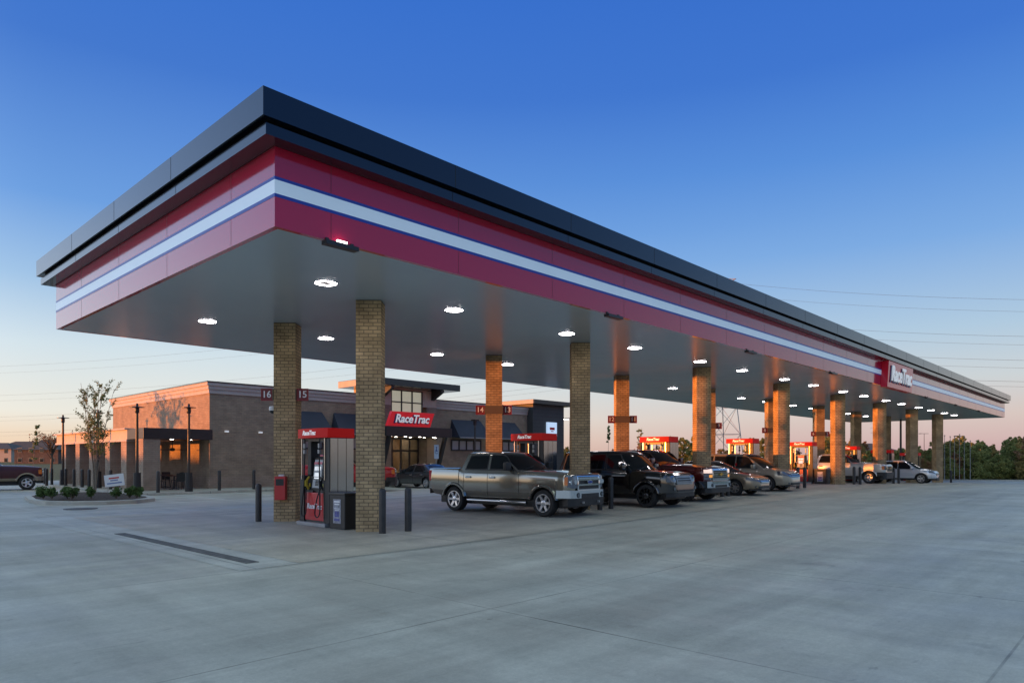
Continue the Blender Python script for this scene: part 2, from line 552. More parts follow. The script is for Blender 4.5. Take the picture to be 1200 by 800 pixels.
# ------------------------------------------------------------------ ground
def concrete(name, base, jx, jy, pitch, dirty=0.0):
    m = bpy.data.materials.new(name)
    m.use_nodes = True
    nt = m.node_tree
    N, L = nt.nodes, nt.links
    p = N['Principled BSDF']
    tc = N.new('ShaderNodeTexCoord')
    V = tc.outputs['Object']
    def noise(scale, detail=6, rough=0.6, st=None, rot=0.0, dist=0.0):
        v = V
        if st:
            mp = N.new('ShaderNodeMapping')
            mp.inputs['Scale'].default_value = st
            mp.inputs['Rotation'].default_value = (0, 0, rot)
            L.new(V, mp.inputs[0])
            v = mp.outputs[0]
        n = N.new('ShaderNodeTexNoise')
        n.inputs['Scale'].default_value = scale
        n.inputs['Detail'].default_value = detail
        n.inputs['Roughness'].default_value = rough
        n.inputs['Distortion'].default_value = dist
        L.new(v, n.inputs[0])
        return n.outputs[0]
    def rng(v, a, b, lo, hi):
        n = N.new('ShaderNodeMapRange')
        n.inputs[1].default_value, n.inputs[2].default_value = a, b
        n.inputs[3].default_value, n.inputs[4].default_value = lo, hi
        L.new(v, n.inputs[0])
        return n.outputs[0]
    def mul(a, b):
        n = N.new('ShaderNodeMath')
        n.operation = 'MULTIPLY'
        L.new(a, n.inputs[0])
        L.new(b, n.inputs[1])
        return n.outputs[0]
    f = rng(noise(0.22, 5, 0.55), 0.3, 0.7, 0.86, 1.12)
    f = mul(f, rng(noise(0.9, 8, 0.65, dist=0.6), 0.3, 0.72, 0.87, 1.10))
    f = mul(f, rng(noise(0.5, 6, 0.65, st=(0.16, 2.4, 1), rot=R(8), dist=.3), 0.32, 0.7, 0.80, 1.14))       # wheel-worn streaks along the lanes
    f = mul(f, rng(noise(0.6, 6, 0.65, st=(2.6, 0.2, 1), rot=R(-38)), 0.35, 0.7, 0.87, 1.07))
    f = mul(f, rng(noise(9, 8, 0.75), 0.3, 0.7, 0.90, 1.09))
    f = mul(f, rng(noise(5.5, 3, 0.5, st=(.7, 1.3, 1)), 0.71, 0.77, 1.0, 0.70))
    f = mul(f, rng(noise(26, 4, 0.6), 0.3, 0.7, 0.92, 1.07))
    f = mul(f, rng(noise(70, 2, 0.5), 0.3, 0.7, 0.94, 1.06))
    st = noise(0.75, 4, 0.5, dist=1.2)                                                            # scattered oil stains
    f = mul(f, rng(st, 0.66, 0.76, 1.0, 0.72 if not dirty else 0.62))
    st2 = noise(2.3, 4, 0.5, st=(0.5, 1.6, 1), dist=0.8)
    f = mul(f, rng(st2, 0.70, 0.76, 1.0, 0.66))
    # joints
    br = N.new('ShaderNodeTexBrick')
    br.offset = 0.0
    br.inputs['Color1'].default_value = (1, 1, 1, 1)
    br.inputs['Color2'].default_value = (1, 1, 1, 1)
    br.inputs['Mortar'].default_value = (0, 0, 0, 1)
    br.inputs['Scale'].default_value = 1
    br.inputs['Mortar Size'].default_value = 0.016
    br.inputs['Mortar Smooth'].default_value = 0.5
    br.inputs['Brick Width'].default_value = pitch
    br.inputs['Row Height'].default_value = pitch
    mp = N.new('ShaderNodeMapping')
    mp.inputs['Location'].default_value = (-jx, -jy, 0)
    L.new(V, mp.inputs[0])
    L.new(mp.outputs[0], br.inputs['Vector'])
    jn = noise(0.35, 4, 0.6)
    jf = N.new('ShaderNodeMath')
    jf.operation = 'MULTIPLY'
    L.new(br.outputs['Fac'], jf.inputs[0])
    L.new(rng(jn, 0.40, 0.62, 0.12, 0.7), jf.inputs[1])
    inv = N.new('ShaderNodeMath')
    inv.operation = 'SUBTRACT'
    inv.inputs[0].default_value = 1
    L.new(jf.outputs[0], inv.inputs[1])
    f = mul(f, inv.outputs[0])
    # slab to slab tint
    hue = rng(noise(0.13, 2, 0.4), 0.35, 0.65, 0.0, 1.0)
    mx = N.new('ShaderNodeMix')
    mx.data_type = 'RGBA'
    L.new(hue, mx.inputs[0])
    mx.inputs[6].default_value = (*base, 1)
    mx.inputs[7].default_value = (base[0] * 0.93, base[1] * 0.97, base[2] * 1.02, 1)
    sc = N.new('ShaderNodeVectorMath')
    sc.operation = 'SCALE'
    L.new(mx.outputs[2], sc.inputs[0])
    L.new(f, sc.inputs['Scale'])
    L.new(sc.outputs[0], p.inputs['Base Color'])
    L.new(rng(noise(0.8, 4), 0.3, 0.7, 0.42, 0.68), p.inputs['Roughness'])
    p.inputs['Specular IOR Level'].default_value = 0.5
    bp = N.new('ShaderNodeBump')
    bp.inputs['Strength'].default_value = 0.25
    bp.inputs['Distance'].default_value = 0.01
    L.new(noise(35, 4, 0.7), bp.inputs['Height'])
    L.new(bp.outputs[0], p.inputs['Normal'])
    MATS[name] = m
    return m
M_CONC = concrete('lot_concrete', (0.475, 0.445, 0.375), 5.70, 1.0, 4.725)
M_SLAB = concrete('canopy_slab_concrete', (0.54, 0.475, 0.375), 5.70, 10.6, 4.147, dirty=1)
M_APRON = concrete('apron_concrete', (0.54, 0.515, 0.45), 5.2, 1.0, 9.0)
M_WALK = concrete('sidewalk_concrete', (0.46, 0.43, 0.37), 12.0, 35.2, 1.5)
M_GRASS = mat('grass_ground', (0.065, 0.085, 0.03), rough=0.95, var=0.4, vscale=0.4, bump=1.0, bscale=8)

def dr(d, r, z=0.0):
    v = FWD * d + RGT * r
    return Vector((v.x, v.y, z))

GXK = [(-70, 0), (9.5, 0), (18.5, .10), (26.9, .19), (35, .28), (39, .28), (43, .25), (52, .08), (60, -.08), (69, -.28), (100, -.5), (150, -.6)]
def grade(x, y):
    """the lot is crowned for drainage: height of the pavement"""
    z = GXK[-1][1]
    for (x0, z0), (x1, z1) in zip(GXK, GXK[1:]):
        if x <= x1:
            z = z0 + (z1 - z0) * max(0, x - x0) / (x1 - x0)
            break
    return z * max(0, min(1, (33 - y) / 6.5))
def sheet(name, x0, x1, y0, y1, m, dz, kind='structure'):
    xs = sorted(set([x0, x1] + [k[0] for k in GXK if x0 < k[0] < x1]))
    ys = sorted(set([y0, y1] + [v for v in (26.5, 33) if y0 < v < y1]))
    mb = MB()
    V = [[mb.bm.verts.new((x, y, grade(x, y) + dz)) for y in ys] for x in xs]
    for i in range(len(xs) - 1):
        for j in range(len(ys) - 1):
            mb._f([V[i][j], V[i + 1][j], V[i + 1][j + 1], V[i][j + 1]])
    o = mb.build(name, m, smooth=30)
    o['kind'] = kind
    return o

def terrain(x, y):
    d = x * FWD.x + y * FWD.y
    r = x * RGT.x + y * RGT.y
    z = -0.16
    z -= 0.6 * sstep((d - 40) / 25) * sstep((r - 8) / 20)
    z -= 1.1 * sstep((d - 66) / 14) * sstep((r - 8) / 20)     # the verge falls away to the wood on the right
    if d > 140: z += 4.0 * sstep((d - 140) / 300) * sstep((-r + 10) / 120)
    return z
def grid_axis(lo, hi, near_lo, near_hi, step):
    a = [lo + (near_lo - lo) * t for t in (0, .35, .6, .8, .92)]
    n = int((near_hi - near_lo) / step)
    a += [near_lo + step * i for i in range(n + 1)]
    a += [near_hi + (hi - near_hi) * t for t in (.06, .15, .35, .65, 1)]
    return a
gx = grid_axis(-2500, 2500, -80, 240, 8)
gy = grid_axis(-2500, 2500, -80, 240, 8)
mb = MB()
vv = [[mb.bm.verts.new((x, y, terrain(x, y))) for y in gy] for x in gx]
for i in range(len(gx) - 1):
    for j in range(len(gy) - 1):
        mb._f([vv[i][j], vv[i + 1][j], vv[i + 1][j + 1], vv[i][j + 1]])
tag(mb.build('ground', M_GRASS, smooth=60), kind='structure')

mb = MB()
xs = sorted(set([k[0] for k in GXK] + [-40, -20, 0, 48, 57, 65, 75, 80, 85, 90, 110, 120, 135]))
ys = [-70, -45, -20, -10, 0, 10, 20, 26.5, 28, 33, 40, 50, 66]
DMAX = 66.0
V = {}
def pv(x, y):
    d = x * FWD.x + y * FWD.y
    if d > DMAX and x > 20:                       # pull the far points back to the kerb line
        k = (DMAX - y * FWD.y) / FWD.x
        x = max(20, k)
    key = (round(x, 3), round(y, 3))
    if key not in V: V[key] = mb.bm.verts.new((x, y, grade(x, y)))
    return V[key]
for i in range(len(xs) - 1):
    for j in range(len(ys) - 1):
        q = []
        for v in (pv(xs[i], ys[j]), pv(xs[i + 1], ys[j]), pv(xs[i + 1], ys[j + 1]), pv(xs[i], ys[j + 1])):
            if v not in q: q.append(v)
        if len(q) > 2 and (Vector(q[1].co - q[0].co).cross(q[2].co - q[0].co)).length > 1e-6: mb._f(q)
tag(mb.build('pavement', M_CONC, smooth=30), kind='structure')
mb = MB()
P_ = [dr(DMAX - .15, r) for r in range(10, 122, 6)]
n = FWD * 0.4
for a, b in zip(P_, P_[1:]):
    za, zb = grade(a.x, a.y), grade(b.x, b.y)
    A = [a + Vector((0, 0, za - .3)), b + Vector((0, 0, zb - .3)), b + n + Vector((0, 0, zb - .3)), a + n + Vector((0, 0, za - .3))]
    B = [a + Vector((0, 0, za + .13)), b + Vector((0, 0, zb + .13)), b + n + Vector((0, 0, zb + .13)), a + n + Vector((0, 0, za + .13))]
    mb.hexa(A, B)
tag(mb.build('kerb', M_KERB), kind='structure')

# slab under the canopy, its pale border and the dark trench drain
X0, X1, Y0, Y1 = 5.54, 77.0, 10.57, 23.66
sheet('apron', X0 - .62, X1, Y0 - .05, Y1 + .6, M_APRON, .004)
sheet('canopy_slab', X0 + .42, X1 - .3, Y0, Y1, M_SLAB, .008)
mb = MB()
mb.box(5.33, 11.15, .006, 5.56, 17.8, .014)
tag(mb.build('drain_grate', mat('drain_iron', (0.115, 0.11, 0.108), rough=0.75, var=0.4, vscale=6, bump=0.6, bscale=50)), 'long dark trench drain grate set in the concrete by the near canopy edge', 'drain')
for k, (dx, dy) in enumerate(((0, 0),)):
    mb = MB()
    mb.lathe([(0.0, 0), (0.52, 0), (0.52, 0.012), (0.46, 0.014), (0.0, 0.014)][1:], n=28)
    tag(mb.build('manhole_cover', mat('cast_iron', (0.085, 0.08, 0.075), rough=0.7, var=0.3, vscale=10, bump=0.5, bscale=30), loc=(7.2, 27.6, .002)), 'round iron manhole cover in the concrete in front of the planter bed', 'manhole cover')

# sidewalk round the shop
mb = MB()
mb.prism([(11.55, 35.3, 0), (48.5, 35.3, 0), (48.5, 39, 0), (17, 39, 0), (17, 56, 0), (11.55, 56, 0)], (0, 0, .12))
tag(mb.build('sidewalk', M_WALK, bevel=0.015), kind='structure')
# parking lines
M_LINE = mat('line_paint', (0.6, 0.6, 0.58), rough=0.7, var=0.3, vscale=9)
mb = MB()
for x in (13.2, 16.2, 19.2, 22.2, 25.2, 28.2, 31.2, 34.2, 37.2, 40.2):
    mb.box(x - .05, 29.6, .003, x + .05, 35.2, .007)
tag(mb.build('parking_lines', M_LINE), kind='structure')

# ------------------------------------------------------------------ canopy
CZ = 5.555
canopy = tag(empty('fuel_canopy', (0, 0, 0)), 'long fuel canopy with charcoal roof edge, red fascia and white stripe on brick columns', 'canopy')
M_SOFFIT = mat('soffit_metal', (0.42, 0.50, 0.58), rough=0.23, spec=0.55, rvar=0.05, vscale=0.8)
mb = MB()
mb.box(X0 + .03, Y0 + .03, CZ + .004, X1 - .03, Y1 - .03, CZ + .05)
mb.build('soffit', M_SOFFIT, canopy)
def ring_band(mb, o, z0, z1, th=0.1):
    xa, xb, ya, yb = X0 - o, X1 + o, Y0 - o, Y1 + o
    mb.box(xa, ya, z0, xb, ya + th, z1)
    mb.box(xa, yb - th, z0, xb, yb, z1)
    mb.box(xa, ya + th, z0, xa + th, yb - th, z1)
    mb.box(xb - th, ya + th, z0, xb, yb - th, z1)
M_FSEAM = mat('fascia_seam', (0.2, 0.008, 0.025), rough=0.4)
def seams(mb, o, z0, z1, xs, ys, w):
    """panel joints, two millimetres proud of the band they belong to"""
    mb.mi = 1
    for x in xs: mb.box(x - w, Y0 - o - .002, z0 + .008, x + w, Y0 - o - .0004, z1 - .008)
    for y in ys: mb.box(X0 - o - .002, y - w, z0 + .008, X0 - o - .0004, y + w, z1 - .008)
    mb.mi = 0
def steps(a, b, st):
    out = []
    while a < b:
        out.append(a)
        a += st
    return out
FX, FY = steps(X0 + 1.05, X1, 3.0), steps(Y0 + 1.6, Y1, 3.0)
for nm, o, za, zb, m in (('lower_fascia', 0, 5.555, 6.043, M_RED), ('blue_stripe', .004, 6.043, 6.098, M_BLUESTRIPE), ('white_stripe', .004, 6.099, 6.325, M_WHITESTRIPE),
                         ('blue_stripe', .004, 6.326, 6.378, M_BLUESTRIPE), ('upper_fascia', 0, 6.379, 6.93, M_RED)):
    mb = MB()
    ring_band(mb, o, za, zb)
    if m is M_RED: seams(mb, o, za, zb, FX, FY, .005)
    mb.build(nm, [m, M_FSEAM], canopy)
RX, RY = steps(X0 + 3.6, X1, 3.66), steps(Y0 + 3.3, Y1, 3.3)
mb = MB()
ring_band(mb, .315, 6.86, 7.04, .28)
seams(mb, .315, 6.86, 7.04, RX, RY, .006)
mb.build('roof_edge_lower', [M_CHAR, M_SEAM], canopy)
mb = MB()
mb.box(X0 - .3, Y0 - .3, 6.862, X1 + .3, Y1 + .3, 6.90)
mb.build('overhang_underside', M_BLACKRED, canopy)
mb = MB()
ring_band(mb, .22, 7.04, 7.10, .2)
mb.build('roof_edge_reveal', M_SEAM, canopy)
mb = MB()
ring_band(mb, .405, 7.10, 7.55, .3)
seams(mb, .405, 7.10, 7.55, RX, RY, .006)
mb.build('roof_edge_upper', [M_CHAR, M_SEAM], canopy)
mb = MB()
mb.box(X0 - .1, Y0 - .1, 7.1, X1 + .1, Y1 + .1, 7.42)
mb.build('roof_deck', M_GALV, canopy)

CX = [9.86 + 8.295 * i for i in range(8)]
CYF, CYB = 14.05, 18.065
mb = MB()
hw = 0.602 / 2
mb.box(-hw, -hw, -.5, hw, hw, CZ)
col0 = mb.build('column', M_COLBRICK, canopy, loc=(CX[0], CYF, 0))
col0.rotation_euler = (0, 0, R(45))
for i in range(8):
    for cy in (CYF, CYB):
        if i == 0 and cy == CYF: continue
        c = col0.copy()
        COL.objects.link(c)
        c.parent = canopy
        c.location = (CX[i], cy, 0)
# recessed square lamps in the soffit
mb = MB()
mb.lathe([(.24, -.004), (.24, -.008), (.15, -.008), (.15, -.004)], n=8, closed=True)
lamp_led = mb.build('diffuser', M_LED)
mb = MB()
mb.lathe([(.255, .003), (.255, -.004), (.0005, -.004), (.0005, .003)], n=8)
lamp0 = mb.build('downlight', M_BLACKMET, canopy)
lamp_led.parent = lamp0
lamp_led.location = (0, 0, 0)
first = True
for i in range(8):
    for dx in (-1.77, 1.94):
        for ly in (13.18, 19.22):
            l = lamp0 if first else copy_tree(lamp0, canopy)
            first = False
            l.location = (CX[i] + dx, ly, CZ - .002)
# fascia washers under the front edge
mb = MB()
mb.box(-.33, -.07, -.10, .33, .09, -.03)
mb.box(-.28, .02, -.03, -.22, .06, .03)
mb.box(.22, .02, -.03, .28, .06, .03)
wash0 = mb.build('fascia_light', M_BLACKMET, canopy)
mb = MB()
mb.box(-.10, -.05, -.029, .10, -.012, .015)
wl0 = mb.build('lamp', mat('wash_lamp', (0.9, 0.9, 0.9), emit=(1, .95, .9), estr=4), wash0)
for i in range(8):
    w = wash0 if i == 0 else copy_tree(wash0, canopy)
    w.location = (6.75 + 8.295 * i, Y0 - .06, CZ)
    if i:
        for ch in w.children:
            bpy.data.objects.remove(ch)
# the lettered box on the fascia
mb = MB()
mb.prism([(38.75, 10.24, 5.45), (43.45, 10.24, 5.45), (43.75, 10.24, 6.80), (39.05, 10.24, 6.80)], (0, .32, 0))
sgn = mb.build('fascia_sign', mat('fascia_sign_red', (.45, .014, .03), rough=.25, coat=.3, emit=(.8, .02, .05), estr=.05), canopy)  # sign face is unlit; a faint red glow is put into its colour
text('RaceTrac', 1.12, M_NAVY, sgn, (41.1, 10.225, 6.10), (1, 0, 0), (0, 0, 1), .015, .28, .06, sx=.93, name='lettering_shadow')
text('RaceTrac', 1.12, M_LETTER, sgn, (41.22, 10.19, 6.16), (1, 0, 0), (0, 0, 1), .02, .28, .028, sx=.91)

# ------------------------------------------------------------------ fuel islands
def build_dispenser():
    root = empty('fuel_dispenser')
    mb = MB()
    mb.box(-.46, -.70, 0, .46, .70, .09)
    mb.build('base', M_GALV, root, bevel=.01)
    for sy in (-1, 1):
        mb = MB()
        if sy < 0: mb.box(-.36, -.76, .09, .36, -.50, 2.28)
        else:
            mb.box(-.36, .50, .09, .36, .70, 1.3)
            mb.box(-.13, .52, 1.301, .13, .70, 2.28)
        sc = mb.build('side_column', M_BLACKPL, root, bevel=.02)
        mb = MB()
        ye = -.762 if sy < 0 else .702
        for xa, xb in ((-.345, -.13), (-.12, .12), (.13, .345)):
            mb.box(xa, min(ye, ye + sy * .008), .12, xb, max(ye, ye + sy * .008), 2.27 if sy < 0 or xb - xa > .22 else 1.29)
        mb.build('end_panel', M_STEEL, sc, bevel=.004)
    mb = MB()
    for sy in (-.498, .502):
        mb.box(-.365, sy - .02, .1, -.363, sy + .02, 2.26)
    mb.box(-.33, -.46, .09, .33, .46, .14)
    mb.build('kick_plate', M_BLACKMET, root)
    mb = MB()
    mb.box(-.34, -.47, .14, .34, .47, .86)
    ld = mb.build('lower_door', M_DISPRED, root, bevel=.012)
    for sx in (-1, 1):
        text('RaceTrac', .19, M_LETTERP, ld, (sx * .346, 0, .50), (0, sx, 0), (0, 0, 1), .003, .25, .006)
    mb = MB()                                     # black middle with nozzle boots
    mb.box(-.27, -.47, .86, .27, .47, 1.28)
    mb.box(-.33, -.47, .86, .33, -.10, .92)
    mb.box(-.33, .10, .86, .33, .47, .92)
    mb.build('nozzle_housing', M_BLACKPL, root, bevel=.01)
    for sx in (-1, 1):
        mb = MB()                                 # head with keypad and screen, leaning back
        mb.prism([(sx * .30, -.20, .98), (sx * .20, -.20, 1.72), (sx * .02, -.20, 1.72), (sx * .02, -.20, .98)], (0, .40, 0))
        hd = mb.build('display_head', mat('pump_grey', (0.42, 0.43, 0.43), rough=.4), root, bevel=.015)
        mb = MB()
        mb.prism([(sx * .214, -.19, 1.66), (sx * .232, -.19, 1.60), (sx * .12, -.19, 1.60), (sx * .12, -.19, 1.66)], (0, .38, 0))
        mb.build('price_strip', M_DISPRED, hd)
        mb = MB()
        for q, (ya, yb, za, zb) in enumerate(((-.14, .0, 1.44, 1.54), (.02, .15, 1.44, 1.54), (-.12, .13, 1.22, 1.38))):
            xo = lambda z: sx * (.30 - (z - .98) * .135 + .004)
            mb.prism([(xo(za), ya, za), (xo(za), yb, za), (xo(zb), yb, zb), (xo(zb), ya, zb)], (sx * .004, 0, 0))
        mb.build('screen', mat('pump_screen', (0.5, 0.53, 0.55), rough=.15, emit=(.75, .8, .85), estr=.5), hd)
        mb = MB()
        for r_ in range(4):
            for c_ in range(3):
                z = 1.04 + r_ * .04
                xx = sx * (.30 - (z - .98) * .135 + .004)
                mb.box(min(xx, xx + sx * .006), -.10 + c_ * .05, z, max(xx, xx + sx * .006), -.065 + c_ * .05, z + .028)
        mb.build('keypad', M_BLACKPL, hd)
        # yellow, green and white grade buttons
        for q, (c, yy) in enumerate((((.55, .38, .02), -.36), ((.06, .28, .09), -.30), ((.7, .7, .68), -.42), ((.55, .38, .02), .33))):
            mb = MB()
            mb.box(sx * .27 if sx < 0 else .27, yy - .028, 1.0, sx * .295 if sx < 0 else .295, yy + .028, 1.1)
            mb.build('grade_button', mat('grade_colour_%d' % q, c, rough=.35), root)
        # nozzles and hoses
        for q, yy in enumerate((-.36, .36)):
            mb = MB()
            mb.tube([(sx * .30, yy, .94), (sx * .36, yy, 1.06), (sx * .34, yy, 1.2), (sx * .28, yy, 1.27)], .03, 8)
            mb.obox((sx * .38, yy, 1.10), (.06, .07, .16))
            nz = mb.build('nozzle', mat('nozzle_yellow', (.5, .36, .03), rough=.45) if q else M_BLACKPL, root, smooth=40)
            mb = MB()
            pts = [(sx * .40, yy, 2.26), (sx * .415, yy * 1.02, 1.7), (sx * .42, yy * 1.06, 1.1), (sx * .44, yy * 1.2, .62), (sx * .46, yy * 1.25, .34), (sx * .47, yy * .95, .24), (sx * .46, yy * .62, .34), (sx * .43, yy * .72, .68), (sx * .38, yy, .98)]
            sm = []
            for t in range(len(pts) - 1):
                p0 = Vector(pts[max(t - 1, 0)]); p1 = Vector(pts[t]); p2 = Vector(pts[t + 1]); p3 = Vector(pts[min(t + 2, len(pts) - 1)])
                for u in (0, .25, .5, .75):
                    sm.append(.5 * ((2 * p1) + (p2 - p0) * u + (2 * p0 - 5 * p1 + 4 * p2 - p3) * u * u + (3 * p1 - p0 - 3 * p2 + p3) * u ** 3))
            sm.append(Vector(pts[-1]))
            mb.tube(sm, .017, 6)
            mb.build('hose', M_RUBBER, root, smooth=50)
            mb = MB()
            mb.box(sx * .41 - .03, yy - .035, 1.88, sx * .41 + .03, yy + .035, 1.98)
            mb.box(sx * .41 - .025, yy - .03, 2.02, sx * .41 + .025, yy + .03, 2.14)
            mb.build('hose_coupling', M_GALV, root)
    mb = MB()                                     # valance with bulging faces
    prof = []
    for k in range(9):
        t = -1 + k / 4
        prof.append((-.40 - .10 * (1 - t * t), t * .73))
    ring = prof + [(-x, y) for x, y in prof[::-1]]
    mb.hexa([(x, y, 2.29) for x, y in ring], [(x * .985, y, 2.53) for x, y in ring])
    va = mb.build('valance', M_VALANCE, root, smooth=35)
    for sx in (-1, 1):
        text('RaceTrac', .165, M_LETTER, va, (sx * .502, .0, 2.41), (0, sx, 0), (0, 0, 1), .004, .25, .006)
    mb = MB()
    mb.box(-.05, -.5, 1.72, .05, .5, 1.76)
    mb.box(-.30, -.52, 2.2, .30, .52, 2.29)
    mb.build('frame_rail', M_BLACKMET, root)
    mb = MB()                                     # thin polished metal posts at the corners
    for sx in (-1, 1):
        for sy in (-.56, .57):
            mb.box(sx * .372 - .012, sy - .016, 1.2, sx * .372 + .012, sy + .016, 2.27)
    mb.build('corner_post', mat('polished_post', (.5, .46, .42), rough=.3, metal=1.0), root)
    return root

def build_bin():
    root = empty('waste_bin')
    mb = MB()
    mb.box(-.36, -.34, 0, .36, .34, .84)
    b = mb.build('body', M_BLACKPL, root, bevel=.02)
    mb = MB()
    mb.box(-.38, -.36, .842, .38, .36, .90)
    mb.build('lid', M_BLACKMET, root, bevel=.012)
    for sx in (-1, 1):
        mb = MB()
        mb.box(min(sx * .361, sx * .366), -.17, .14, max(sx * .361, sx * .366), .17, .74)
        ps = mb.build('poster', mat('bin_poster', (.28, .29, .34), rough=.4, var=.35, vscale=9), root)
        mb = MB()
        for (za, zb, w) in ((.66, .70, .13), (.60, .63, .11), (.50, .515, .12), (.46, .475, .09)):
            mb.box(min(sx * .367, sx * .369), -w, za, max(sx * .367, sx * .369), w, zb)
        mb.build('poster_print', M_LETTERP, ps)
        mb = MB()
        for (za, zb, w) in ((.30, .44, .10), (.20, .26, .12)):
            mb.box(min(sx * .367, sx * .369), -w, za, max(sx * .367, sx * .369), w, zb)
        mb.build('poster_picture', mat('poster_blue', (.08, .09, .30), rough=.4, var=.5, vscale=14), ps)
    return root

ORD = ['first', 'second', 'third', 'fourth', 'fifth', 'sixth', 'seventh', 'eighth']
WHERE = ['nearest the camera, left of the pewter pickup', 'seen behind the cab of the pewter pickup', 'seen over the roof of the maroon pickup', 'seen over the roof of the champagne minivan',
         'in full view right of the minivan', 'seen above the cab of the silver pickup', 'beyond the silver pickup, only its red top showing', 'farthest along, only a red top above the crossover']
disp0 = build_dispenser()
bin0 = build_bin()
for i in range(8):
    d = disp0 if i == 0 else copy_tree(disp0)
    d.location = (CX[i] + .04, 16.13, grade(CX[i], 16) + .008)
    tag(d, 'fuel dispenser with red lettered top, %s' % WHERE[i], 'fuel pump', 'fuel dispensers under the canopy')
    if i in (0, 3, 4):
        b = bin0 if i == 0 else copy_tree(bin0)
        b.location = (CX[i] - .02, 14.93, grade(CX[i], 15) + .008)
        tag(b, 'black waste bin with a poster by %s' % {0: 'the nearest front brick column', 3: 'the column behind the minivan', 4: 'the column right of the minivan'}[i], 'bin', 'waste bins on the fuel islands')

mb = MB()
mb.lathe([(.084, 0), (.084, .98), (.078, 1.02), (.055, 1.05), (.02, 1.062)], n=16)
bol0 = mb.build('bollard', M_BOLLARD, smooth=40)
bol_first = True
def bollard(x, y, label, group='dark bollards guarding the fuel islands', z=0.01, h=1.0):
    global bol_first
    o = bol0 if bol_first else bol0.copy()
    if not bol_first: COL.objects.link(o)
    bol_first = False
    o.location = (x, y, z + grade(x, y) - .01)
    o.scale = (1, 1, h)
    tag(o, label, 'bollard', group)
pairs = {0: ((9.67, 13.31), (10.35, 13.21)), 1: ((18.17, 13.25), (18.79, 13.25)), 2: ((26.66, 13.25), (27.2, 13.25)), 3: ((34.8, 13.25), (35.7, 13.25)),
         4: ((43.4, 13.25), (44.5, 13.25)), 5: ((51.6, 13.25), (52.8, 13.25)), 7: ((68.95, 13.25),)}
NEAR = ['beside the nearest brick column', 'at the front corner of the pewter pickup', 'between the maroon pickup and the tan sedan', 'right of the minivan in front of a dispenser',
        'in front of the silver pickup door', 'in front of the crossover rear door', '', 'alone at the far end by the trees']
for i, ps in pairs.items():
    for k, (x, y) in enumerate(ps):
        bollard(x, y, 'dark steel bollard %s%s' % (('on the left ' if k == 0 else 'on the right ') if len(ps) == 2 else '', NEAR[i]))
bollard(9.15, 18.38, 'dark grey steel bollard left of the brick column with the red cabinet')

# things fixed to columns
NUMS = [('16', '15'), ('14', '13'), ('12', '11'), ('10', '9'), ('8', '7'), ('6', '5')]
M_PLATE = mat('number_plate_red', (0.17, 0.014, 0.02), rough=.5)
for i, (na, nb_) in enumerate(NUMS):
    root = tag(empty('pump_number_sign', (CX[i], CYB, 3.55)), 'red pump number sign reading %s and %s, on the %s rear column' % (na, nb_, ORD[i]), 'sign', 'pump number signs on the rear columns')
    root.rotation_euler = (0, 0, YAW - R(90))          # the columns stand square to this direction
    pls = {}
    for s_ in (-1, 1):
        mb = MB()
        mb.box(s_ * .50 - .14, -.27, -.15, s_ * .50 + .14, -.23, .15)
        pls[s_] = mb.build('plate', M_PLATE, root)
    for s_ in (-1, 1):
        mb = MB()
        for (xa, xb, za, zb) in ((-.14, .14, .15, .17), (-.14, .14, -.17, -.15), (-.16, -.14, -.17, .17), (.14, .16, -.17, .17)):
            mb.box(s_ * .50 + xa, -.274, za, s_ * .50 + xb, -.226, zb)
        mb.build('frame', mat('plate_frame_red', (.28, .016, .02), rough=.5), pls[s_])
    mb = MB()
    for (xa, ya, xb, yb) in (((-.335, -.335, .335, -.305),)[:1 if i else 0]) + ( (-.335, .305, .335, .335), (-.335, -.305, -.305, .305), (.305, -.305, .335, .305)):
        mb.box(xa, ya, -.15, xb, yb, .15)
    mb.build('bracket', mat('bracket_bronze', (.13, .095, .06), rough=.6), root)
    for s_, nn in ((-1, na), (1, nb_)):
        text(nn, .26, M_LETTERP, pls[s_], (s_ * .50, -.274, 0), (1, 0, 0), (0, 0, 1), .003, 0, .004)
# red cabinet on the near rear column
root = tag(empty('extinguisher_cabinet', (CX[0] - .05, CYB, 0)), 'red steel cabinet mounted on the brick column left of the nearest dispenser', 'cabinet')
root.rotation_euler = (0, 0, YAW - R(90))
mb = MB()
mb.box(-.16, -.50, .62, .14, -.315, 1.27)
mb.build('body', M_DISPRED, root, bevel=.015)
mb = MB()
mb.box(-.12, -.506, 1.02, .10, -.502, 1.2)
mb.build('door_window', M_BLACKPL, root)
mb = MB()
mb.box(-.08, -.40, 1.272, .06, -.33, 1.32)
mb.build('cap', M_WHITE, root)
# white dome cameras on the near rear column and shop front
def dome(loc, label, rz=YAW - R(90)):
    root = tag(empty('security_camera', loc, rz), label, 'camera', 'white security cameras')
    mb = MB()
    mb.box(-.03, -.02, .05, .03, .2, .11)
    mb.build('bracket', M_WHITE, root)
    mb = MB()
    mb.lathe([(.02, .13), (.09, .12), (.11, .05), (.10, .0)], n=14)
    mb.build('housing', M_WHITE, root, smooth=50)
    mb = MB()
    mb.lathe([(.095, .0), (.08, -.05), (.045, -.08), (.01, -.09)], n=14)
    mb.build('lens_dome', M_DGLASS, root, smooth=50)
p = Vector((CX[0], CYB, 3.15)) - RGT * .42
dome((p.x, p.y, 3.12), 'white dome camera on the side of the near rear brick column')

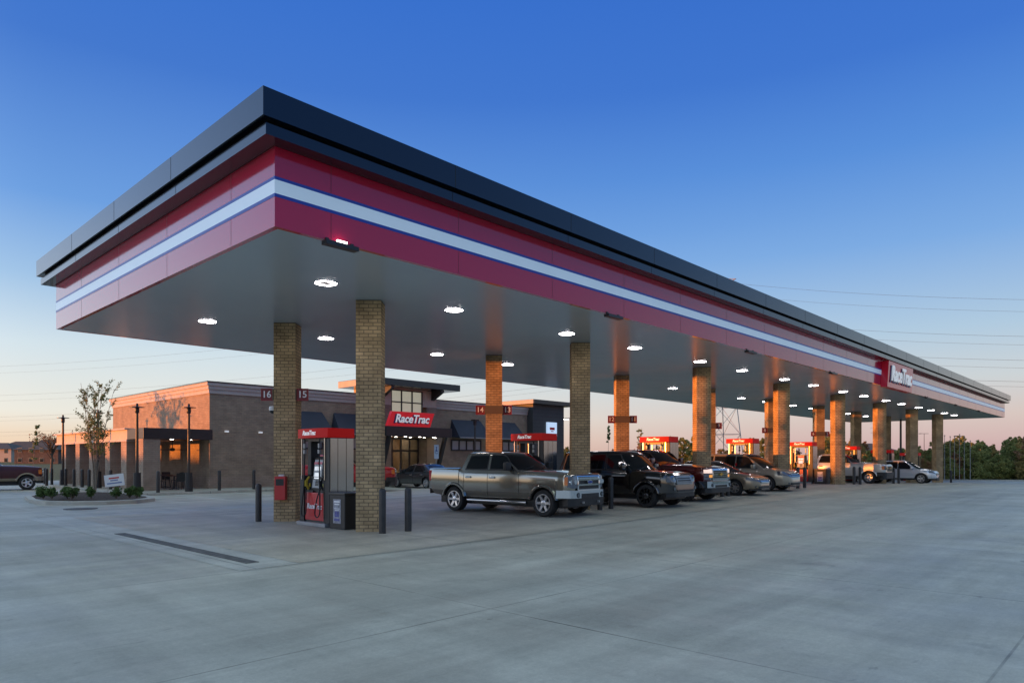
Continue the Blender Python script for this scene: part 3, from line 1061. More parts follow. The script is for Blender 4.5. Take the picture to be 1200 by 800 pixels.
# ------------------------------------------------------------------ shop building
SX0, SX1, SY0, SY1 = 16.27, 46.5, 38.4, 54.6
shop = tag(empty('convenience_store', (31, 46, 0)), 'brown brick convenience store with pale cornice, entrance tower and red lettered sign', 'store')
def sb(mb, x0, y0, z0, x1, y1, z1): mb.box(x0 - 31, y0 - 46, z0, x1 - 31, y1 - 46, z1)
mb = MB()
sb(mb, SX0, SY0, 0, 27.2, SY1, 5.39)
sb(mb, 31.6, SY0, 0, SX1, SY1, 5.39)
sb(mb, 27.2, 44, 0, 31.6, SY1, 5.39)
mb.build('wall', M_STORE, shop)
for nm, e, za, zb, m in (('cornice', .06, 5.39, 5.62, M_CORN), ('cornice', .12, 5.62, 5.82, M_CORN), ('cornice', .20, 5.82, 5.985, M_CORN), ('roof_cap', .24, 5.985, 6.05, M_CHAR)):
    mb = MB()
    sb(mb, SX0 - e, SY0 - e, za, SX1 + e, SY1 + e, zb)
    mb.build(nm, m, shop)
mb = MB()
sb(mb, SX0 - .05, SY0 - .05, .121, SX1 + .05, SY0, .75)
sb(mb, SX0 - .05, SY0, .121, SX0, SY1, .75)
mb.build('base_course', M_PATIO, shop)
# entrance tower
for xa, xb in ((26.95, 27.9), (30.95, 31.85)):
    mb = MB()
    sb(mb, xa, 37.4, .12, xb, 40.4, 5.35)
    mb.build('entrance_pier', M_STORE, shop)
mb = MB()
sb(mb, 26.97, 37.42, 5.35, 27.9, 40.4, 6.51)
sb(mb, 30.6, 37.42, 5.35, 31.83, 40.4, 6.51)
sb(mb, 27.9, 37.43, 6.42, 30.6, 38.4, 6.51)
sb(mb, 27.9, 37.46, 3.9, 30.95, 38.2, 4.86)
mb.build('tower_stucco', M_CREAM, shop)
mb = MB()
sb(mb, 27.9, 37.52, 4.88, 30.6, 37.55, 6.42)
wp = mb.build('tower_window', M_LITPANE, shop)
mb = MB()
for x in (27.9, 28.76, 29.66, 30.52):
    sb(mb, x, 37.44, 4.86, x + .08, 37.51, 6.42)
for z in (4.86, 5.55, 6.34):
    sb(mb, 27.98, 37.45, z, 30.52, 37.50, z + .08)
mb.build('mullions', M_BLACKMET, wp)
mb = MB()
sb(mb, 25.8, 36.2, 6.52, 33.0, 40.5, 6.96)
tr = mb.build('tower_roof', M_CHAR, shop, bevel=.01)
mb = MB()
sb(mb, 25.79, 36.5, 6.53, 25.797, 40.48, 6.93)
mb.build('roof_end_panel', M_CREAM, tr)
for x in (27.1, 31.35):
    mb = MB()
    mb.prism([(x - 31, 37.4 - 46, 5.85), (x - 31, 37.4 - 46, 6.51), (x - 31, 36.35 - 46, 6.51), (x - 31, 36.35 - 46, 6.36)], (.28, 0, 0))
    mb.build('roof_bracket', M_BLACKMET, shop)
# entrance canopy, its leaning posts and the lettered sign on top
mb = MB()
sb(mb, 26.1, 35.5, 3.22, 31.6, 37.39, 3.84)
ec = mb.build('entrance_canopy', M_BLACKMET, shop, bevel=.01)
for x in (26.4, 31.1):
    mb = MB()
    mb.prism([(x - 31, 35.65 - 46, 3.22), (x - 31, 35.9 - 46, 3.22), (x - 31, 37.0 - 46, .125), (x - 31, 36.75 - 46, .125)], (.22, 0, 0))
    mb.build('leaning_post', M_BLACKMET, shop)
mb = MB()
for x in (26.7, 27.9, 29.1, 30.3, 31.3):
    mb.lathe([(.09, 3.2), (.09, 3.219)], c=(x - 31, 35.9 - 46, 0), n=12)
    mb.lathe([(.08, 3.2), (.08, 3.219)], c=(x - 31, 36.9 - 46, 0), n=12)
mb.build('recessed_lamp', M_LEDSOFT, ec)
mb = MB()
mb.prism([(26.25 - 31, 35.6 - 46, 3.86), (29.75 - 31, 35.6 - 46, 3.86), (30.12 - 31, 35.6 - 46, 4.80), (26.62 - 31, 35.6 - 46, 4.80)], (0, .25, 0))
ss = mb.build('store_sign', M_SIGNRED, shop, bevel=.015)
text('RaceTrac', .74, M_NAVY, ss, (28.12 - 31, 35.58 - 46, 4.30), (1, 0, 0), (0, 0, 1), .012, .28, .042, sx=1.0, name='lettering_shadow')
text('RaceTrac', .74, M_LETTER, ss, (28.19 - 31, 35.555 - 46, 4.335), (1, 0, 0), (0, 0, 1), .015, .28, .018, sx=.98)
# entrance doors with the lit room behind
mb = MB()
sb(mb, 27.9, 38.36, .12, 30.95, 38.39, .22)
for x in (27.9, 28.6, 29.35, 30.1, 30.85):
    sb(mb, x, 38.3, .22, x + .1, 38.39, 3.2)
for z in (2.25, 3.1):
    sb(mb, 28.0, 38.31, z, 30.85, 38.38, z + .14)
dr_ = mb.build('entrance_door', M_BLACKMET, shop)
mb = MB()
sb(mb, 27.95, 38.34, .2, 30.9, 38.346, 3.12)
mb.build('door_glass', M_SGLASS, dr_)
mb = MB()
for x in (29.2, 29.6):
    sb(mb, x, 38.22, .95, x + .03, 38.25, 1.45)
mb.build('handle', M_STEEL, dr_)
mb = MB()
sb(mb, 27.3, 43.8, .1, 31.5, 43.9, 3.5)
sb(mb, 27.21, 38.6, .1, 27.3, 43.8, 3.5)
sb(mb, 31.5, 38.6, .1, 31.59, 43.8, 3.5)
sb(mb, 27.3, 38.5, 3.4, 31.5, 43.8, 3.5)
mb.build('interior_walls', M_WARMWALL, shop)
mb = MB()
for (x, y) in ((28.3, 39.6), (30.0, 39.6), (29.2, 41.2), (28.4, 42.8), (30.4, 42.8)):
    sb(mb, x, y, 3.36, x + .5, y + .5, 3.395)
mb.build('ceiling_panel', mat('indoor_lamp', (.9, .9, .9), emit=(1, .85, .6), estr=12), shop)
mb = MB()
for x in (27.8, 29.0, 30.3):
    sb(mb, x, 41.8, .12, x + .8, 42.3, 1.7)
sb(mb, 27.6, 43.3, 2.2, 31.2, 43.75, 2.9)
mb.build('shelving', mat('shelf_goods', (.3, .14, .08), rough=.6, var=.8, vscale=7), shop)
mb = MB()
sb(mb, 27.9, 37.7, .12, 28.0, 38.36, 3.2)
sb(mb, 30.96, 37.39, .12, 31.84, 37.397, 3.2)
mb.build('tan_side_panel', M_TANPIER, shop)
# awnings with strip windows
def awning(xa, xb, la, lb):
    mb = MB()
    lo = [(xa - 31, SY0 - .01 - 46, 3.36), (xa - 31, 37.25 - 46, 3.36), (xa + .22 - 31, SY0 - .01 - 46, 4.68)]
    hi = [(xb - 31, SY0 - .01 - 46, 3.36), (xb - 31, 37.25 - 46, 3.36), (xb - .22 - 31, SY0 - .01 - 46, 4.68)]
    mb.hexa(lo, hi)
    aw = mb.build('awning', M_AWN, shop)
    mb = MB()
    sb(mb, xa, 37.20, 3.28, xb, 37.24, 3.36)
    mb.build('valance_bar', M_GALV, aw)
    mb = MB()
    sb(mb, la, SY0 - .03, 2.42, lb, SY0 - .012, 3.15)
    wi = mb.build('window', M_FROST, shop)
    mb = MB()
    n = max(2, round((lb - la) / .75))
    for k in range(n + 1):
        x = la + (lb - la) * k / n
        sb(mb, x - .05, SY0 - .08, 2.36, x + .05, SY0 - .031, 3.2)
    sb(mb, la + .05, SY0 - .075, 2.36, lb - .05, SY0 - .031, 2.46)
    sb(mb, la + .05, SY0 - .075, 3.1, lb - .05, SY0 - .031, 3.2)
    mb.build('frame', M_BLACKMET, wi)
awning(21.2, 23.5, 21.4, 23.3)
awning(23.9, 26.3, 24.1, 26.2)
awning(33.9, 37.3, 34.1, 37.1)
awning(37.8, 41.2, 38.0, 41.0)
# tall dark side tower with its light box
mb = MB()
sb(mb, 42.5, 37.75, .12, 46.52, 40.2, 6.28)
dt = mb.build('dark_tower', M_TOWER, shop)
mb = MB()
for z in [0.5 + .3 * k for k in range(19)]:
    sb(mb, 42.51, 37.742, z, 46.51, 37.748, z + .012)
mb.build('siding_joint', M_SEAM, dt)
mb = MB()
sb(mb, 42.0, 37.2, 6.285, 47.4, 40.8, 6.62)
rf = mb.build('dark_tower_roof', M_CHAR, shop)
mb = MB()
sb(mb, 41.99, 37.3, 6.29, 41.997, 40.78, 6.6)
mb.build('roof_end_panel', M_CREAM, rf)
mb = MB()
sb(mb, 44.15, 37.60, 3.7, 45.4, 37.74, 4.85)
lb_ = mb.build('light_box', mat('lightbox_face', (.55, .66, .78), rough=.3, emit=(.55, .72, .95), estr=.5), dt)
mb = MB()
sb(mb, 44.45, 37.592, 4.2, 45.1, 37.598, 4.42)
sb(mb, 44.6, 37.592, 4.05, 44.95, 37.598, 4.12)
mb.build('sign_print', M_DISPRED, lb_)
mb = MB()
for (x, z) in ((17.2, 3.3), (19.2, 3.3)):
    sb(mb, x - .09, SY0 - .16, z - .05, x + .09, SY0 - .005, z + .05)
mb.build('wall_light', mat('wall_light_white', (.85, .85, .85), emit=(1, 1, 1), estr=.2), shop)
mb = MB()
sb(mb, 21.0, SY0 - .03, .95, 21.25, SY0 - .006, 1.25)
mb.build('wall_notice', M_LETTERP, shop)
# patio roof on the west side
mb = MB()
sb(mb, 12.72, 37.95, 2.8, SX0 - .02, 40.4, 3.36)
mb.build('patio_fascia', M_BLACKMET, shop, bevel=.01)
mb = MB()
sb(mb, 12.75, 40.41, 2.82, SX0 - .01, 54.3, 3.33)
pf = mb.build('patio_roof', M_CREAM, shop)
mb = MB()
sb(mb, 12.6, 40.41, 3.332, SX0 - .01, 54.45, 3.41)
sb(mb, 12.69, 40.41, 2.70, 13.4, 54.38, 2.815)
mb.build('roof_trim', M_CORN, pf)
for y in (38.0, 40.5, 43.2, 46.2, 49.0, 52.0):
    mb = MB()
    sb(mb, 12.72, y, .12, 13.55, y + .85, 2.695 if y > 40 else 2.795)
    mb.build('patio_pillar', M_PATIO, shop)
mb = MB()
for (x, y) in ((14.2, 38.2), (15.3, 38.6)):
    mb.lathe([(.09, 2.78), (.09, 2.799)], c=(x - 31, y - 46, 0), n=12)
mb.build('recessed_lamp', M_LEDSOFT, shop)

# patio furniture
def build_table():
    root = empty('patio_table')
    mb = MB()
    mb.lathe([(.42, .70), (.42, .735)], n=20)
    mb.build('table_top', M_BLACKMET, root)
    mb = MB()
    mb.cyl((0, 0, .02), (0, 0, .70), .035, n=10)
    mb.build('stem', M_BLACKMET, root)
    mb = MB()
    for k in range(4):
        a = k * math.pi / 2 + .4
        mb.tube([(0, 0, .06), (math.cos(a) * .33, math.sin(a) * .33, .015)], .02, 6)
    mb.build('foot', M_BLACKMET, root)
    return root
def build_chair():
    root = empty('patio_chair')
    mb = MB()
    mb.box(-.22, -.22, .43, .22, .22, .455)
    mb.build('seat', M_BLACKMET, root, bevel=.01)
    mb = MB()
    mb.prism([(-.22, -.20, .46), (-.22, -.235, .46), (-.22, -.31, .88), (-.22, -.275, .88)], (.44, 0, 0))
    mb.build('backrest', M_BLACKMET, root)
    for sx in (-1, 1):
        for sy in (-1, 1):
            mb = MB()
            mb.tube([(sx * .2, sy * .2, .43), (sx * .23, sy * .24, 0)], .015, 6)
            mb.build('leg', M_BLACKMET, root)
    return root
tb0, ch0 = build_table(), build_chair()
firstc = True
for k, (x, y) in enumerate(((14.5, 38.7), (15.0, 41.3), (14.6, 44.4))):
    t = tb0 if k == 0 else copy_tree(tb0)
    t.location = (x, y, .12)
    nm = ('nearest the open front', 'second from the open front', 'deepest under the patio roof')[k]
    tag(t, 'round black metal patio table %s' % nm, 'table', 'patio tables under the roof')
    for q in range(3):
        a = q * 2.1 + k * .7 + .5
        c = ch0 if firstc else copy_tree(ch0)
        firstc = False
        c.location = (x + math.cos(a) * .68, y + math.sin(a) * .68, .12)
        c.rotation_euler = (0, 0, a + R(90))
        tag(c, 'black metal patio chair, %s, at the patio table %s' % (('right side', 'far left side', 'near side')[q], nm), 'chair', 'patio chairs round the tables')
root = tag(empty('ceiling_fan', (14.9, 40.0, 2.79)), 'black outdoor fan hanging under the patio roof near its front', 'fan')
mb = MB(); mb.cyl((0, 0, 0), (0, 0, -.45), .025, n=8); mb.build('rod', M_BLACKMET, root)
mb = MB(); mb.lathe([(.05, -.42), (.13, -.45), (.13, -.56), (.06, -.6)], n=14); mb.build('motor', M_BLACKMET, root, smooth=40)
for k in range(4):
    a = k * math.pi / 2 + .7
    mb = MB()
    d = Vector((math.cos(a), math.sin(a), 0)); q = Vector((-math.sin(a), math.cos(a), .15))
    c = Vector((0, 0, -.52))
    mb.prism([c + d * .12 - q * .07, c + d * .85 - q * .14, c + d * .85 + q * .14, c + d * .12 + q * .07], (0, 0, .012))
    mb.build('blade', M_BLACKMET, root)

# accessible parking sign by the doors
root = tag(empty('parking_sign', (30.55, 35.95, .12)), 'small blue accessible parking sign on a post before the shop doors', 'sign')
mb = MB(); mb.cyl((0, 0, 0), (0, 0, 2.6), .03, n=8); mb.build('post', M_GALV, root)
mb = MB(); mb.box(-.2, -.05, 1.65, .2, -.03, 2.6); pn = mb.build('panel', mat('sign_pale_blue', (.42, .58, .72), rough=.4), root)
mb = MB()
mb.lathe([(.05, -.056), (.05, -.052)], 'Y', (0, 0, 2.42), n=12)
mb.box(-.03, -.056, 2.16, .03, -.052, 2.36)
mb.box(-.03, -.056, 2.14, .1, -.052, 2.19)
for k in range(10):
    a0, a1 = R(100 + k * 23), R(123 + k * 23)
    mb.prism([(.14 * math.cos(a0) , -.052, 2.12 + .14 * math.sin(a0)), (.14 * math.cos(a1), -.052, 2.12 + .14 * math.sin(a1)), (.11 * math.cos(a1), -.052, 2.12 + .11 * math.sin(a1)), (.11 * math.cos(a0), -.052, 2.12 + .11 * math.sin(a0))], (0, -.004, 0))
mb.build('wheelchair_symbol', mat('sign_dark_blue', (.02, .06, .3), rough=.4), pn)

# sidewalk bollards along the shop
FB = [(12.57, 35.55, 'beside the first patio lamp post'), (15.64, 35.72, 'first left of the bare brick front wall'), (17.51, 35.7, 'second before the bare brick front wall'),
      (19.4, 35.7, 'behind the column with the red cabinet'), (33.4, 35.7, 'right of the leaning entrance post')]
for x, y, l in FB:
    bollard(x, y, 'dark sidewalk bollard %s' % l, 'bollards along the shop sidewalk', .12)
SB = [(11.2, 49.95), (11.75, 52.85), (11.8, 51.4), (11.95, 48.85), (11.95, 47.13), (11.95, 45.51), (11.9, 44.02), (12.2, 41.34)]
SBL = ['in front of the maroon pickup bumper', 'leftmost of the row past the maroon pickup', 'second of the row past the maroon pickup', 'just right of the far lamp post',
       'third right of the far lamp post', 'left of the young tree trunk', 'right behind the young tree trunk', 'between the young tree and the near patio pillars']
for (x, y), l in zip(SB, SBL):
    bollard(x, y, 'dark sidewalk bollard %s' % l, 'bollards along the shop sidewalk', .12)

# lamp posts on the sidewalk
def build_lamp_post():
    root = empty('lamp_post')
    mb = MB(); mb.cyl((0, 0, 0), (0, 0, .95), .19, .17, 12); mb.build('base', M_BLACKMET, root, smooth=40)
    mb = MB(); mb.cyl((0, 0, .95), (0, 0, 3.95), .075, .06, 10); mb.build('pole', mat('bronze_paint', (.05, .038, .03), rough=.4), root, smooth=40)
    mb = MB(); mb.lathe([(.06, 3.9), (.10, 3.95), (.10, 4.18), (.06, 4.25), (.05, 4.4)], n=12); mb.build('lantern', M_BLACKMET, root, smooth=40)
    mb = MB()
    mb.lathe([(.34, 4.2), (.34, 4.222), (.1, 4.25)], n=20)
    mb.build('disc_shade', M_BLACKMET, root, smooth=30)
    return root
lp0 = build_lamp_post()
for k, (x, y, l) in enumerate(((12.17, 37.2, 'dark lamp post with disc head at the front corner patio pillar'), (14.05, 35.6, 'dark lamp post with disc head before the open patio end'),
                               (12.2, 43.5, 'dark lamp post with disc head behind the young tree'), (12.15, 50.3, 'dark lamp post with disc head beside the maroon pickup front'))):
    o = lp0 if k == 0 else copy_tree(lp0)
    o.location = (x, y, .12)
    tag(o, l, 'lamp post', 'lamp posts on the patio sidewalk')
root = tag(empty('parking_lot_light', (33.2, 34.9, 0)), 'slim dark lamp post rising behind the pickup bed before the awnings', 'lamp post')
mb = MB(); mb.cyl((0, 0, 0), (0, 0, 4.4), .07, .05, 10); mb.build('pole', M_BLACKMET, root, smooth=40)
mb = MB(); mb.box(-.2, -.2, 4.4, .2, .2, 4.5); mb.box(-.08, -.08, 4.1, .08, .08, 4.4); mb.build('head', M_BLACKMET, root)

# planter bed
pl = [(7.0, 33.0), (7.1, 31.2), (7.7, 30.3), (8.6, 29.8), (9.6, 29.9), (10.5, 30.7), (11.0, 32.4), (11.1, 34.8), (10.6, 36.9), (9.7, 37.9), (8.6, 37.7), (7.5, 36.2)]
cx, cy = sum(p[0] for p in pl) / len(pl), sum(p[1] for p in pl) / len(pl)
sc_ = lambda k: [(cx + (x - cx) * k, cy + (y - cy) * k) for x, y in pl]
mb = MB()
o1, o2 = sc_(1.10), sc_(.98)
for i in range(len(pl)):
    j = (i + 1) % len(pl)
    mb.hexa([(*o1[i], .0), (*o1[j], .0), (*o2[j], .0), (*o2[i], .0)], [(*o1[i], .13), (*o1[j], .13), (*o2[j], .14), (*o2[i], .14)])
tag(mb.build('planter_kerb', M_KERB), kind='structure')
mb = MB()
inner = sc_(.985)
c0 = mb.bm.verts.new((cx, cy, .30))
r1 = [mb.bm.verts.new((cx + (x - cx) * .6, cy + (y - cy) * .6, .24)) for x, y in inner]
r2 = [mb.bm.verts.new((x, y, .10)) for x, y in inner]
for i in range(len(pl)):
    j = (i + 1) % len(pl)
    mb._f([c0, r1[i], r1[j]])
    mb._f([r1[i], r2[i], r2[j], r1[j]])
tag(mb.build('planter_mulch', M_MULCH, smooth=60), kind='structure')

# ------------------------------------------------------------------ plants
def leaves(mb, centre, spread, n, size, seed, flat=.7):
    r_ = random.Random(seed)
    for _ in range(n):
        while True:
            p = Vector((r_.uniform(-1, 1), r_.uniform(-1, 1), r_.uniform(-1, 1)))
            if p.length < 1: break
        p = Vector((p.x * spread[0], p.y * spread[1], p.z * spread[2])) + Vector(centre)
        u = Vector((r_.gauss(0, 1), r_.gauss(0, 1), r_.gauss(0, 1) * flat)).normalized()
        v = u.orthogonal().normalized()
        v = (Matrix.Rotation(r_.uniform(0, 6.28), 3, u) @ v)
        w = u.cross(v)
        s = size * r_.uniform(.6, 1.3)
        a, b = v * s * .62, w * s * .36
        mb._f([mb.bm.verts.new(p - a), mb.bm.verts.new(p - b * .9), mb.bm.verts.new(p + a), mb.bm.verts.new(p + b * .9)])
def build_tree(seed, h, w, lsize, nleaf, lm, trunk_r, name='broadleaf_tree', base=.12):
    r_ = random.Random(seed)
    root = empty(name)
    tb = MB()
    top = Vector((r_.uniform(-.1, .1) * h * .3, r_.uniform(-.1, .1) * h * .3, h * .8))
    tb.tube([(0, 0, -.3), tuple(top * .3), tuple(top * .65), tuple(top)], trunk_r, 7, trunk_r * .25)
    cl = []
    nb = 16
    for k in range(nb):
        t = base + (1 - base) * (k + .5) / nb
        a = k * 2.4 + r_.uniform(-.4, .4)
        rad = w * (math.sin(math.pi * min(1, (t - base) / (1 - base) * .82 + .14)) ** .7) * r_.uniform(.55, 1.0)
        p0 = top * max(.08, t - .15)
        p1 = Vector((math.cos(a) * rad * .62 + top.x * t, math.sin(a) * rad * .62 + top.y * t, h * t * .93))
        tb.tube([tuple(p0), tuple((p0 + p1) / 2 + Vector((0, 0, h * .02))), tuple(p1)], trunk_r * .4, 5, trunk_r * .08)
        cl.append((p1, rad))
    tb.build('trunk', M_BARK, root, smooth=60)
    mb = MB()
    for q, (p1, rad) in enumerate(cl):
        s = max(.45, rad * r_.uniform(.38, .62))
        leaves(mb, p1, (s, s, s * .75), nleaf // nb, lsize, seed * 100 + q)
        for z in range(3):
            o = Vector((r_.uniform(-1, 1), r_.uniform(-1, 1), r_.uniform(-.6, .9))) * s * 1.25
            leaves(mb, p1 + o, (s * .40, s * .40, s * .38), nleaf // nb // 4, lsize, seed * 100 + q * 7 + z + 50)
    mb.build('crown', lm, root, recalc=False, uv=False)
    return root
protos = [build_tree(11, 7.5, 2.6, .27, 3400, M_LEAF, .16), build_tree(12, 8.4, 2.1, .27, 3000, M_LEAFY, .16),
          build_tree(13, 6.4, 2.6, .25, 3200, M_LEAF, .15), build_tree(14, 7.0, 2.0, .25, 2400, M_LEAFR, .14), build_tree(15, 6.0, 2.8, .25, 3200, M_LEAFY, .15)]
KIND = ['rounded dark green tree', 'tall yellow green tree', 'broad dark green tree', 'thin russet tree', 'low olive green tree']
used = [0] * 5
def place_tree(d, r, z, k, s, label, group, rz):
    o = protos[k] if not used[k] else copy_tree(protos[k])
    used[k] += 1
    o.location = dr(d, r, z)
    o.scale = (s, s, s * rnd.uniform(.92, 1.08))
    o.rotation_euler = (0, 0, rz)
    tag(o, label, 'tree', group)
# px -> lateral = (px-600)/808.25*d
specs = []
px = 1032
row = 0
TOP = {1030: 524, 1050: 522, 1075: 522, 1090: 519, 1100: 517, 1120: 509, 1130: 512, 1145: 519, 1160: 514, 1172: 521, 1185: 512, 1200: 505, 1215: 505, 1245: 505}
def top_at(x):
    ks = sorted(TOP)
    for a, b in zip(ks, ks[1:]):
        if a <= x <= b: return TOP[a] + (TOP[b] - TOP[a]) * (x - a) / (b - a)
    return 508
HT = [7.5, 8.4, 6.4, 7.0, 6.0]
ti = 0
while px < 1255:
    for lay in (0, 1, 2):
        d = (74, 84, 96)[lay] + rnd.uniform(-3, 3)
        x = px + rnd.uniform(-7, 7) + lay * 5
        r = (x - 600) / 808.25 * d
        k = rnd.choice([0, 1, 2, 2, 4, 0] if lay else [0, 2, 4, 1, 3])
        z = -1.66
        hz = EYE + (537.6 - top_at(x) - rnd.uniform(-2, 5) - (0 if lay else 8)) / 808.25 * d - z
        s = hz / (HT[k] * rnd.uniform(.96, 1.16))
        specs.append((d, r, z, k, s, x, lay))
    px += 11
cnt = [0, 0, 0]
def nth(n): return '%d%s' % (n, 'th' if 10 <= n % 100 <= 20 else {1: 'st', 2: 'nd', 3: 'rd'}.get(n % 10, 'th'))
for d, r, z, k, s, x, lay in sorted(specs, key=lambda t: t[5]):
    cnt[lay] += 1
    place_tree(d, r, z, k, s, '%s, %s from left in %s row of the wood' % (KIND[k], nth(cnt[lay]), ('front', 'middle', 'back')[lay]), 'trees of the wood on the right', rnd.uniform(0, 6.28))
# low far trees seen between the columns and over the cars
for k, (x, d, h) in enumerate(((664, 120, 4.2), (700, 150, 3.4), (718, 150, 4.3), (735, 150, 3.6), (752, 150, 6.0), (766, 160, 4.6), (783, 130, 6.2), (800, 135, 6.8), (815, 130, 6.4), (845, 140, 4.4), (880, 125, 6.0),
                                (892, 130, 6.4), (935, 130, 4.0), (966, 120, 6.0), (974, 115, 6.6), (1000, 110, 5.4), (1012, 118, 5.0), (645, 160, 4.0))):
    kk = (2, 4, 3, 4, 3, 0, 2, 0, 2, 4, 0, 2, 3, 0, 2, 4, 3, 4)[k]
    place_tree(d, (x - 600) / 808.25 * d, -.2, kk, h / HT[kk], '%s on the horizon, %s behind the cars' % (KIND[kk], ('leftmost', 'second', 'third', 'fourth', 'fifth', 'sixth', 'seventh', 'eighth', 'ninth', 'tenth', 'eleventh', 'twelfth', 'thirteenth', 'fourteenth', 'fifteenth', 'second from the right', 'rightmost', 'beside the dark tower')[k]), 'far trees behind the cars', k * 1.3)

# young trees with sparse leaves
def sapling(loc, h, seed, nleaf, lsize, label, spread, nstem=3, lm=M_LEAFS, name='young_tree'):
    r_ = random.Random(seed)
    root = tag(empty(name, loc), label, 'tree')
    tb = MB(); lv = MB()
    for s_ in range(nstem):
        a = s_ * 6.28 / nstem + r_.uniform(-.3, .3)
        lean = spread * r_.uniform(.25, .75)
        hh = h * r_.uniform(.85, 1.0)
        pts = [Vector((math.cos(a) * (.03 + lean * (t ** 1.4)) + r_.gauss(0, .02), math.sin(a) * (.03 + lean * (t ** 1.4)) + r_.gauss(0, .02), hh * t)) for t in (0, .2, .4, .6, .8, 1.0)]
        tb.tube(pts, .03, 6, .006)
        for b in range(14):
            t = r_.uniform(.28, .98)
            k = min(4, int(t * 5))
            p = pts[k].lerp(pts[k + 1], t * 5 - k)
            ba = r_.uniform(0, 6.28)
            ln = spread * r_.uniform(.3, .75) * (1.1 - t * .6)
            e = p + Vector((math.cos(ba) * ln * .75, math.sin(ba) * ln * .75, ln * 1.0))
            tb.tube([p, p.lerp(e, .5) + Vector((0, 0, .05)), e], .012, 4, .004)
            for q in range(max(1, nleaf // (14 * nstem))):
                pp = p.lerp(e, r_.uniform(.3, 1.05))
                leaves(lv, pp, (.10, .10, .10), 1, lsize, r_.randrange(10 ** 6))
    tb.build('trunk', M_BIRCH, root, smooth=60)
    lv.build('crown', lm, root, recalc=False, uv=False)
sapling((10.25, 37.0, .2), 5.35, 3, 3300, .075, 'multi stemmed young tree with sparse leaves rising from the planter bed', 1.5, 6)
sapling(tuple(dr(60, (38 - 600) / 808.25 * 60, -.1)), 4.9, 5, 170, .2, 'thin young tree with few leaves above the maroon pickup hood', .55, 1)
sapling(tuple(dr(75, (712 - 600) / 808.25 * 75, -.1)), 6.2, 6, 90, .3, 'tall thin sapling between the near brick columns over the black car', .5, 1)
sapling(tuple(dr(75, (686 - 600) / 808.25 * 75, -.1)), 4.6, 8, 60, .3, 'short thin sapling just right of the near brick column', .45, 1)
sapling(tuple(dr(80, (750 - 600) / 808.25 * 80, -.1)), 5.6, 9, 120, .28, 'wide thin sapling right of the second orange column', .8, 3)
def bare_tree(loc, h, w, seed, label):
    r_ = random.Random(seed)
    root = tag(empty('bare_tree', loc), label, 'tree')
    tb = MB()
    tb.tube([(0, 0, 0), (.1, 0, h * .35), (0, .1, h * .6)], .18, 7, .09)
    lv = MB()
    for k in range(26):
        a = r_.uniform(0, 6.28); z = r_.uniform(.3, .6) * h
        e = Vector((math.cos(a) * w * r_.uniform(.4, 1), math.sin(a) * w * r_.uniform(.4, 1), h * r_.uniform(.7, 1)))
        m = Vector((e.x * .4, e.y * .4, z + (e.z - z) * .65))
        tb.tube([(0, .05, z), m, e], .06, 5, .012)
        for q in range(4):
            f = m.lerp(e, r_.uniform(.2, .9)) + Vector((r_.gauss(0, .5), r_.gauss(0, .5), r_.uniform(.1, .6)))
            tb.tube([m.lerp(e, .4), f], .02, 4, .008)
            leaves(lv, f, (.3, .3, .25), 5, .22, r_.randrange(10 ** 6))
    tb.build('trunk', M_BARK, root, smooth=60)
    lv.build('crown', M_LEAFR, root, recalc=False, uv=False)
bare_tree(tuple(dr(95, (60 - 600) / 808.25 * 95, -.1)), 5.6, 2.4, 21, 'nearly bare spreading tree rising behind the patio roof end')
bare_tree((-3.2, 55.6, -.1), 6.2, 2.3, 33, 'half bare street tree left of the picture beyond the patio')
def shrub(loc, r, h, seed, label):
    r_ = random.Random(seed)
    root = tag(empty('shrub', loc), label, 'shrub', 'shrubs in the planter bed')
    lv = MB(); st = MB()
    for k in range(11):
        a = r_.uniform(0, 6.28); rr = r * r_.uniform(.1, .75)
        e = Vector((math.cos(a) * rr, math.sin(a) * rr, h * r_.uniform(.4, .85)))
        st.tube([(0, 0, 0), e * .6, e], .014, 4, .006)
        leaves(lv, e, (r * .42, r * .42, h * .26), 40, .085, r_.randrange(10 ** 6))
    st.build('stems', M_BARK, root)
    lv.build('foliage', M_SHRUB, root, recalc=False, uv=False)
for k, (px, py, l) in enumerate(((51, 584, 'leftmost, at the planter tip'), (61, 584.5, 'second from the left'), (79, 583.5, 'one of the middle pair, left'), (85, 584.5, 'one of the middle pair, right'), (107, 584.5, 'below the young tree'),
                                 (136, 584, 'under the tilted white sign'), (152, 583, 'right of the tilted white sign'), (160, 583.5, 'rightmost, by the lamp post'))):
    d = 808.25 * (EYE - .2) / (py - 537.6)
    p = dr(d, (px - 600) / 808.25 * d, .2)
    shrub(tuple(p), .24, .46, 40 + k, 'small clipped green shrub in the mulch, %s' % l)

# tilted sign in the bed
d = 30.3
p = dr(d, (134 - 600) / 808.25 * d, .2)
root = tag(empty('yard_sign', tuple(p), YAW - R(90)), 'small tilted white yard sign with faint print in the planter bed', 'sign')
rot = Matrix.Rotation(R(-7), 3, 'Y')
mb = MB(); mb.obox((0, 0, .62), (.86, .025, .52), mtx=rot); pn = mb.build('panel', M_WHITE, root)
mb = MB()
mb.obox(rot @ Vector((0, -.016, .10)) + Vector((0, 0, .62)), (.45, .004, .06), mtx=rot)
mb.build('red_print', M_DISPRED, pn)
mb = MB()
for z, w in ((.0, .34), (-.12, .66)):
    mb.obox(rot @ Vector((0, -.016, z)) + Vector((0, 0, .62)), (w, .004, .05), mtx=rot)
mb.build('blue_print', mat('print_blue', (.16, .22, .42), rough=.5), pn)
mb = MB()
for x in (-.28, .28): mb.cyl((x, 0, 0), (x, 0, .45), .012, n=6)
mb.build('stake', M_GALV, root)

